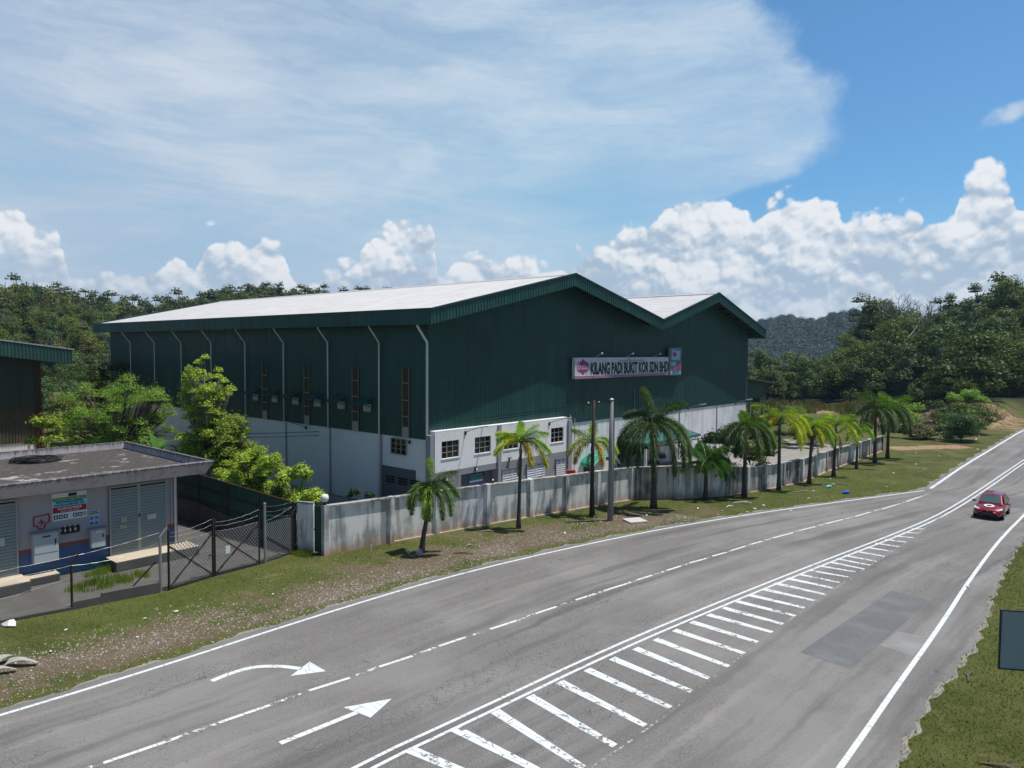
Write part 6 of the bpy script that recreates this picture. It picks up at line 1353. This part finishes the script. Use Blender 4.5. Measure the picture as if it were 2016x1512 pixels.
tx = np.repeat(tx, 7)+rng.normal(0, .06, len(tx)*7); ty = np.repeat(ty, 7)+rng.normal(0, .06, len(ty)*7); hh = rng.uniform(.07, .20, len(tx)); m = len(tx); aa_ = rng.uniform(0, 6.283, m); qx, qy = np.cos(aa_)*.010, np.sin(aa_)*.010; ux, uy = rng.normal(0, .45, m)*hh, rng.normal(0, .45, m)*hh
V = np.stack([np.stack([tx-qx, ty-qy, np.zeros(m)], 1), np.stack([tx+qx, ty+qy, np.zeros(m)], 1), np.stack([tx+ux, ty+uy, hh], 1)], 1).reshape(-1, 3)
o = np_mesh('grass_tufts', V, np.arange(3*m).reshape(-1, 3), ['grass_blade', 'leaf_bush', 'dry_grass'], None, rng.choice([0, 0, 1, 2], m)); tag(o, 'taller loose grass tufts along the wall foot and verges', 'grass', kind='stuff')
# gravel
n = 32000; tt = rng.random(n)*(len(gl)-1); i = tt.astype(int); f = tt-i; G = np.array(gl); px = G[i, 0]*(1-f)+G[i+1, 0]*f; py = G[i, 1]*(1-f)+G[i+1, 1]*f; of = rng.normal(0, 1.35, n); px += of*.72; py -= of*.69
cln = .5+.5*np.sin(px*.9+np.sin(py*.7)*1.7)*np.cos(py*.8-px*.3)
k = (rng.random(n) < .25+.75*cln) & inpoly(px, py, verge); px, py = px[k], py[k]; n = len(px); s = rng.gamma(2., .006, n)+.008; s = np.minimum(s, .05)
tet = np.array([[1, 0, -.2], [0, 1, -.2], [-1, 0, -.2], [0, -1, -.2], [.25, .1, .75], [-.3, -.1, .65]]); tf = np.array([[0, 1, 4], [1, 5, 4], [1, 2, 5], [2, 3, 5], [3, 4, 5], [3, 0, 4]])
ang = rng.uniform(0, 6.283, n); ca, sa = np.cos(ang), np.sin(ang); jit = 1+rng.uniform(-.35, .35, (n, 6, 3)); T = tet[None]*jit
V = np.stack([(T[:, :, 0]*ca[:, None]-T[:, :, 1]*sa[:, None])*s[:, None]+px[:, None], (T[:, :, 0]*sa[:, None]+T[:, :, 1]*ca[:, None])*s[:, None]*.8+py[:, None], T[:, :, 2]*s[:, None]*.7+.006], -1).reshape(-1, 3)
F = (tf[None]+np.arange(n)[:, None, None]*6).reshape(-1, 3)
m_, t_ = newmat('stones'); g_ = t_.new('ShaderNodeNewGeometry'); rr_ = g_.outputs['Random Per Island']
cs = t_.mix(t_.smooth(rr_, .0, 1.), (.17, .135, .105), (.58, .51, .45)); fin(t_, t_.new('ShaderNodeBsdfPrincipled', None, Base_Color=cs, Roughness=.9))
o = np_mesh('gravel', V, F, 'stones'); tag(o, 'scattered pale pinkish gravel on the left verge', 'gravel', kind='stuff')
V = []
# litter
def lit(x, y, s, mat, lab, nm='litter_piece', cat='litter', group='pieces of white litter on the grass', z=.03):
    mb = MB(); n = 7; ring = [(s*random.uniform(.6, 1)*math.cos(6.283*k/n), s*.6*random.uniform(.6, 1)*math.sin(6.283*k/n), random.uniform(0, .4)*s) for k in range(n)]
    mb.add(ring+[(0, 0, s*.45)]+[(a_*.9, b_*.9, -.01) for a_, b_, c_ in ring], [(k, (k+1) % n, n) for k in range(n)]+[(k, n+1+k, n+1+(k+1) % n, (k+1) % n) for k in range(n)])
    o = mb.build(nm, mat); o.location = (x, y, z); o.rotation_euler = (0, 0, random.random()*6); tag(o, lab, cat, group); return o
for x, y, s in [(21.6, 50.9, .12), (24.2, 53.5, .16), (11.8, 45.0, .13), (13.2, 44.4, .1), (14.6, 44.0, .12), (16.3, 46.0, .14), (17.5, 44.5, .12), (12.6, 43.3, .1), (27.8, 52.8, .13), (31.5, 58.8, .16), (36, 63.5, .18), (41, 68.5, .18), (40, 70.6, .18), (20.2, 48.3, .12), (8.2, 43.0, .12), (2.9, 38.6, .15), (-9.6, 28.6, .1), (-12.6, 26.6, .12), (-13.4, 25.9, .09), (-15.6, 24.8, .09), (53.5, 82.4, .22), (56, 85.8, .22), (48, 73.6, .2), (25.0, 55.9, .13), (5.2, 41.2, .1), (19.5, 30.2, .13), (15.4, 45.0, .16), (35.2, 60.8, .14), (-12.8, 24.2, .08), (-15, 23.0, .08)]:
    lit(x, y, s, 'litter_white', 'small scrap of white litter lying on the grass or road edge')
lit(23.6, 50.3, .42, 'litter_blue', 'crumpled bright blue plastic bag on the grass', 'plastic_bag', 'plastic bag', None)
lit(23.4, 52.6, .35, 'litter_teal', 'crumpled teal plastic bag near the second yellow palm', 'plastic_bag', 'plastic bag', None)
lit(-4.95, 34.6, .22, 'litter_teal', 'faded teal plastic scrap left of the rock by the leaning palm', 'plastic_bag', 'plastic bag', None)
lit(-17.9, 25.2, .40, 'litter_white', 'white plastic sheet caught at the kerb end on the left', 'plastic_sheet', 'plastic sheet', None)
lit(-18.5, 24.7, .45, 'litter_white', 'dirty white plastic sheet at the very left along the kerb', 'plastic_sheet', 'plastic sheet', None)
for x, y, L, a, lab in [(-15.25, 22.0, .9, .1, 'grey curled cardboard strip at the left picture edge'), (-15.5, 21.4, .8, .5, 'bent grey board lying under the cardboard strip at the left'), (-15.9, 22.25, .7, .9, 'pale broken board piece at the far left of the verge')]:
    mb = MB(); n = 8; vs = []
    for i in range(n+1): f = i/n; vs += [(L*(f-.5), -.17*(1-.5*f), .05+.14*math.sin(f*3)+.02), (L*(f-.5), .17*(1-.5*f), .10+.12*math.sin(f*3+.6))]
    vs += [(x_, y_, z_-.015) for x_, y_, z_ in vs]; m_ = 2*(n+1)
    mb.add(vs, [(2*i, 2*i+2, 2*i+3, 2*i+1) for i in range(n)]+[(m_+2*i, m_+2*i+1, m_+2*i+3, m_+2*i+2) for i in range(n)]+[(2*i, m_+2*i, m_+2*i+2, 2*i+2) for i in range(n)])
    o = mb.build('cardboard_scrap', 'litter_card'); o.location = (x, y, .02); o.rotation_euler = (0, 0, a); tag(o, lab, 'scrap')
mb = MB(); mb.sphere((0, 0, .14), .17, 9, 7, (1, .9, 1.1), .12); o = mb.build('rock', 'rock'); o.location = (-4.4, 34.25, .02); tag(o, 'pale rock propped at the foot of the leaning palm', 'rock')
mb = MB(); mb.box((-.58, -.5, 0), (.58, .5, .09)); o = mb.build('manhole_slab', 'litter_white', bevel=.02); o.location = (7.25, 41.6, 0); o.rotation_euler = (0, 0, .35); o.data.materials.clear(); o.data.materials.append(MATS['yard_concrete']); simple('pale_concrete', (.55, .54, .53), .85, .1); o.data.materials[0] = MATS['pale_concrete']; tag(o, 'square pale concrete manhole slab on the verge right of the concrete pole', 'manhole slab')
for i, (x, y, L, a, mt, lab) in enumerate([(-2.1, 36.0, .45, .6, 'pale_wood', 'pale stick on the verge between the first two palms'), (-2.3, 34.6, 1.0, -.2, 'dead_leaf', 'dark fallen frond on the verge right of the leaning palm'), (1.9-3.2, 38.9, .8, .1, 'pale_wood', 'dead frond stalk left of the second palm'), (15.2, 46.8, 1.2, -.1, 'litter_white', 'thin white plank on the grass near the dark corner palm'), (14.0, 45.6, .6, .5, 'litter_white', 'short white stick on the grass below the coconut palm'),
                                       (20.8, 50.6, 1.6, .1, 'pale_wood', 'fallen pale frond stalk right of the first yellow palm'), (24.3, 53.6, 1.9, -.3, 'dead_leaf', 'dead brown frond right of the second yellow palm'), (30.2, 60.4, 1.6, .1, 'dead_leaf', 'dead brown frond under the small thin palm'), (36.3, 64.8, 2.0, .3, 'dead_leaf', 'dead frond near the road side of the last palms'), (38.6, 67.8, 2.2, .2, 'dead_leaf', 'dead frond right of the last palm'), (33.8, 63.6, 1.4, .0, 'pale_wood', 'pale fallen branch by the broad dark palm'),
                                       (14.2, 21.7, .9, .9, 'dead_leaf', 'dead leaf stem on the right road shoulder'), (8.9, 15.9, .5, .3, 'dead_leaf', 'dark twig at the bottom on the right verge'), (11.9, 16.8, 1.0, -.5, 'dead_leaf', 'curved dead branch on the right verge'), (5.0, 42.2, 1.0, 1.2, 'dead_leaf', 'dark dead frond leaning at the timber pole foot'), (18.6, 51.2, 1.1, 2.2, 'pale_wood', 'forked pale branch leaning on the dirty wall')]):
    mb = MB(); mb.tube([(-L/2, 0, .02), (0, .06*L, .07), (L/2, -.04*L, .04)], [.03, .04, .02], 5); mb.tube([(0, .06*L, .06), (L*.3, .2*L, .1)], [.025, .01], 4); o = mb.build('fallen_frond' if mt == 'dead_leaf' else 'stick', mt); o.location = (x, y, .01); o.rotation_euler = (0, 0, a); tag(o, lab, 'branch')
mb = MB(); mb.tube([(0, 0, 0), (.01, 0, .32)], .025, 6); o = mb.build('marker_peg', 'litter_white'); o.location = (-6.9, 35.0, 0); tag(o, 'short white marker peg in the grass before the first wall panels', 'peg')

# back of a road sign at the right edge
rs_ = empty('road_sign', (11.44, 15.05, 0)); tag(rs_, 'blue-grey back of a tall roadside sign cut by the right picture edge', 'road sign')
sb = MB(); sb.box((-.88, 0, 3.20), (.9, .03, 4.46)); o = sb.build('panel', 'sign_back', rs_); sb = MB()
for a_, b_ in (((-.9, -.02, 3.18), (-.88, .04, 4.48)), ((.9, -.02, 3.18), (.92, .04, 4.48)), ((-.88, -.02, 4.46), (.9, .04, 4.48)), ((-.88, -.02, 3.18), (.9, .04, 3.20))): sb.box(a_, b_)
sb.build('rim', 'sign_edge', rs_); sb = MB(); sb.tube([(.3, .08, 0), (.3, .08, 4.4)], .05, 8); sb.build('post', 'steel_grey', rs_); rs_.rotation_euler = (0, 0, -.18)

# ------------------------------------------------------------------ car
def make_car():
    hd = Vector((-.66, -.75)); ctr = Vector((29.72, 43.95)); o = empty('car', (ctr.x, ctr.y, .012), math.atan2(hd.y, hd.x)); o.scale = (.90, .90, .93)
    tag(o, 'dark red hatchback with a white ring on its bonnet driving on the road', 'car')
    st = [(2.06, .52, .30, .50), (2.00, .70, .22, .62), (1.80, .80, .20, .70), (1.35, .83, .20, .79), (.95, .84, .20, .88), (.3, .845, .20, .91), (-.6, .845, .20, .93), (-1.4, .84, .20, .95), (-1.8, .82, .22, .97), (-1.98, .74, .28, .92), (-2.04, .60, .34, .72)]
    V = []; F = []
    for x, w_, zb, zt in st:
        half = [(0, zb), (w_*.86, zb), (w_, zb+.14), (w_*1.015, zb+(zt-zb)*.55), (w_*.97, zt-.06), (w_*.80, zt), (0, zt+.035)]
        ring = half+[(-a, b) for a, b in half[1:-1]][::-1]; V += [(x, a, b) for a, b in ring]
    n = 12
    for i in range(len(st)-1):
        for k in range(n): F.append((i*n+k, i*n+(k+1) % n, (i+1)*n+(k+1) % n, (i+1)*n+k))
    mb = MB(); mb.add(V, F+[tuple(range(n)), tuple(reversed(range((len(st)-1)*n, len(st)*n)))]); body = mb.build('body', 'car_red', o, smooth=True)
    ss = body.modifiers.new('sub', 'SUBSURF'); ss.levels = ss.render_levels = 2
    # cabin
    base = [(1.02, .70), (.4, .77), (-.6, .78), (-1.45, .74), (-1.86, .60)]; z0 = .90
    top_ = [(.22, .52), (-.1, .565), (-.7, .57), (-1.2, .55), (-1.48, .47)]; z1 = 1.40
    mb = MB(); V = []
    for (xb, yb), (xt, yt) in zip(base, top_): V += [(xb, -yb, z0), (xt, -yt, z1-(.04 if xt in (.22, -1.48) else 0)), (xt*.98, 0, z1+.04-(.04 if xt in (.22, -1.48) else 0)), (xt, yt, z1-(.04 if xt in (.22, -1.48) else 0)), (xb, yb, z0)]
    F = [(5*i+k, 5*i+k+1, 5*(i+1)+k+1, 5*(i+1)+k) for i in range(4) for k in range(4)]; F += [(4, 3, 2, 1, 0), (20, 21, 22, 23, 24)]
    mb.add(V, F); cb = mb.build('cabin', 'car_red', o, smooth=False, bevel=.03)
    def pane(name, pts, off):
        mb = MB(); P = [Vector(p)+Vector(off) for p in pts]; mb.add(P, [tuple(range(len(P)))]); return mb.build(name, 'car_glass', o)
    f = lambda a, b, t_: tuple(Vector(a).lerp(Vector(b), t_))
    B0, B4 = (1.02, -.70, z0), (1.02, .70, z0); T0, T4 = (.22, -.52, z1-.04), (.22, .52, z1-.04); off = (.022, 0, .022)
    c0 = f(B0, T0, .10); c1 = f(B4, T4, .10); c2 = f(B4, T4, .92); c3 = f(B0, T0, .92)
    sh_ = lambda p, s_: (p[0], p[1]*s_, p[2])
    pane('windscreen', [sh_(c0, .93), sh_(c1, .93), sh_(c2, .92), (c2[0], 0, c2[2]+.035), sh_(c3, .92)], off)
    for s_ in (-1, 1):
        bb = [(.72, .755*s_, .96), (-.42, .785*s_, .96), (-.40, .60*s_, 1.33), (.14, .59*s_, 1.33)]; pane('side_window', bb, (0, .03*s_, .0)); bb = [(-.50, .785*s_, .96), (-1.40, .765*s_, .97), (-1.12, .60*s_, 1.32), (-.48, .60*s_, 1.33)]; pane('side_window', bb, (0, .03*s_, 0))
        mb = MB(); mb.sphere((.80, .98*s_, .98), .11, 10, 6, (.7, 1, .65)); mb.bar((.8, .80*s_, .93), (.8, .95*s_, .96), .05); mb.build('mirror', 'car_black' if s_ < 0 else 'car_red', o, smooth=True)
        mb = MB(); hl = [(1.93, .42*s_, .60), (1.80, .76*s_, .66), (1.60, .785*s_, .755), (1.84, .46*s_, .70)]; P = [Vector(p)+Vector((.055, .02*s_, .03)) for p in hl]; Q = [Vector(p)-Vector((.06, 0, .05)) for p in hl]; mb.add(P+Q, [(0, 1, 2, 3), (0, 4, 5, 1), (1, 5, 6, 2), (2, 6, 7, 3), (3, 7, 4, 0)]); mb.build('headlight', 'car_lamp', o)
        for xw in (1.28, -1.25):
            wh = empty('wheel', (xw, .74*s_, .30), 0, o); mb = MB(); mb.tube([(0, -.10, 0), (0, .10, 0)], .30, 24); mb.build('tyre', 'car_tyre', wh, bevel=.02)
            mb = MB(); mb.tube([(0, .1*s_, 0), (0, .115*s_, 0)], .19, 16); mb.build('rim', 'car_rim', wh)
            mb = MB(); mb.tube([(xw, .78*s_, .31), (xw, .852*s_, .31)], .345, 20); mb.build('wheel_arch', 'car_black', o)
    mb = MB(); mb.box((1.96, -.30, .55), (2.075, .30, .61)); mb.build('grille', 'car_black', o); mb = MB(); mb.box((1.95, -.55, .24), (2.085, .55, .42)); mb.build('bumper_intake', 'car_black', o, bevel=.02)
    mb = MB(); mb.box((2.08, -.24, .40), (2.095, .24, .50)); mb.build('number_plate', 'plate', o); mb = MB(); mb.box((2.075, -.04, .56), (2.085, .04, .62)); mb.build('badge', 'chrome', o)
    mb = MB(); n = 24; vs = []
    for k in range(n):
        a = 2*math.pi*k/n
        for rr_ in (.14, .27):
            x, y = 1.42+rr_*.95*math.cos(a), rr_*1.12*math.sin(a)+.0; z = float(np.interp(x, [.95, 1.35, 1.8], [.925, .842, .76])); vs.append((x, y, z+.005))
    mb.add(vs, [(2*k, 2*k+1, (2*k+3) % (2*n), (2*k+2) % (2*n)) for k in range(n)]); mb.build('bonnet_ring', 'car_white', o)
make_car()

# ------------------------------------------------------------------ haze
mb = MB(); mb.box((-1500, -400, -3), (1700, 1750, 125)); m_ = bpy.data.materials.new('haze_air'); m_.use_nodes = True; t_ = NT(m_.node_tree); t_.n.clear()
out_ = t_.new('ShaderNodeOutputMaterial'); pv = t_.new('ShaderNodeVolumePrincipled', None, Color=(.48, .68, 1.0), Density=.00016, Anisotropy=.2); t_.l.new(pv.outputs[0], out_.inputs['Volume']); MATS['haze_air'] = m_
HAZE = True
if HAZE: hz_ = mb.build('haze', 'haze_air'); tag(hz_, 'thin blue daylight haze over the whole landscape', 'haze', kind='stuff')
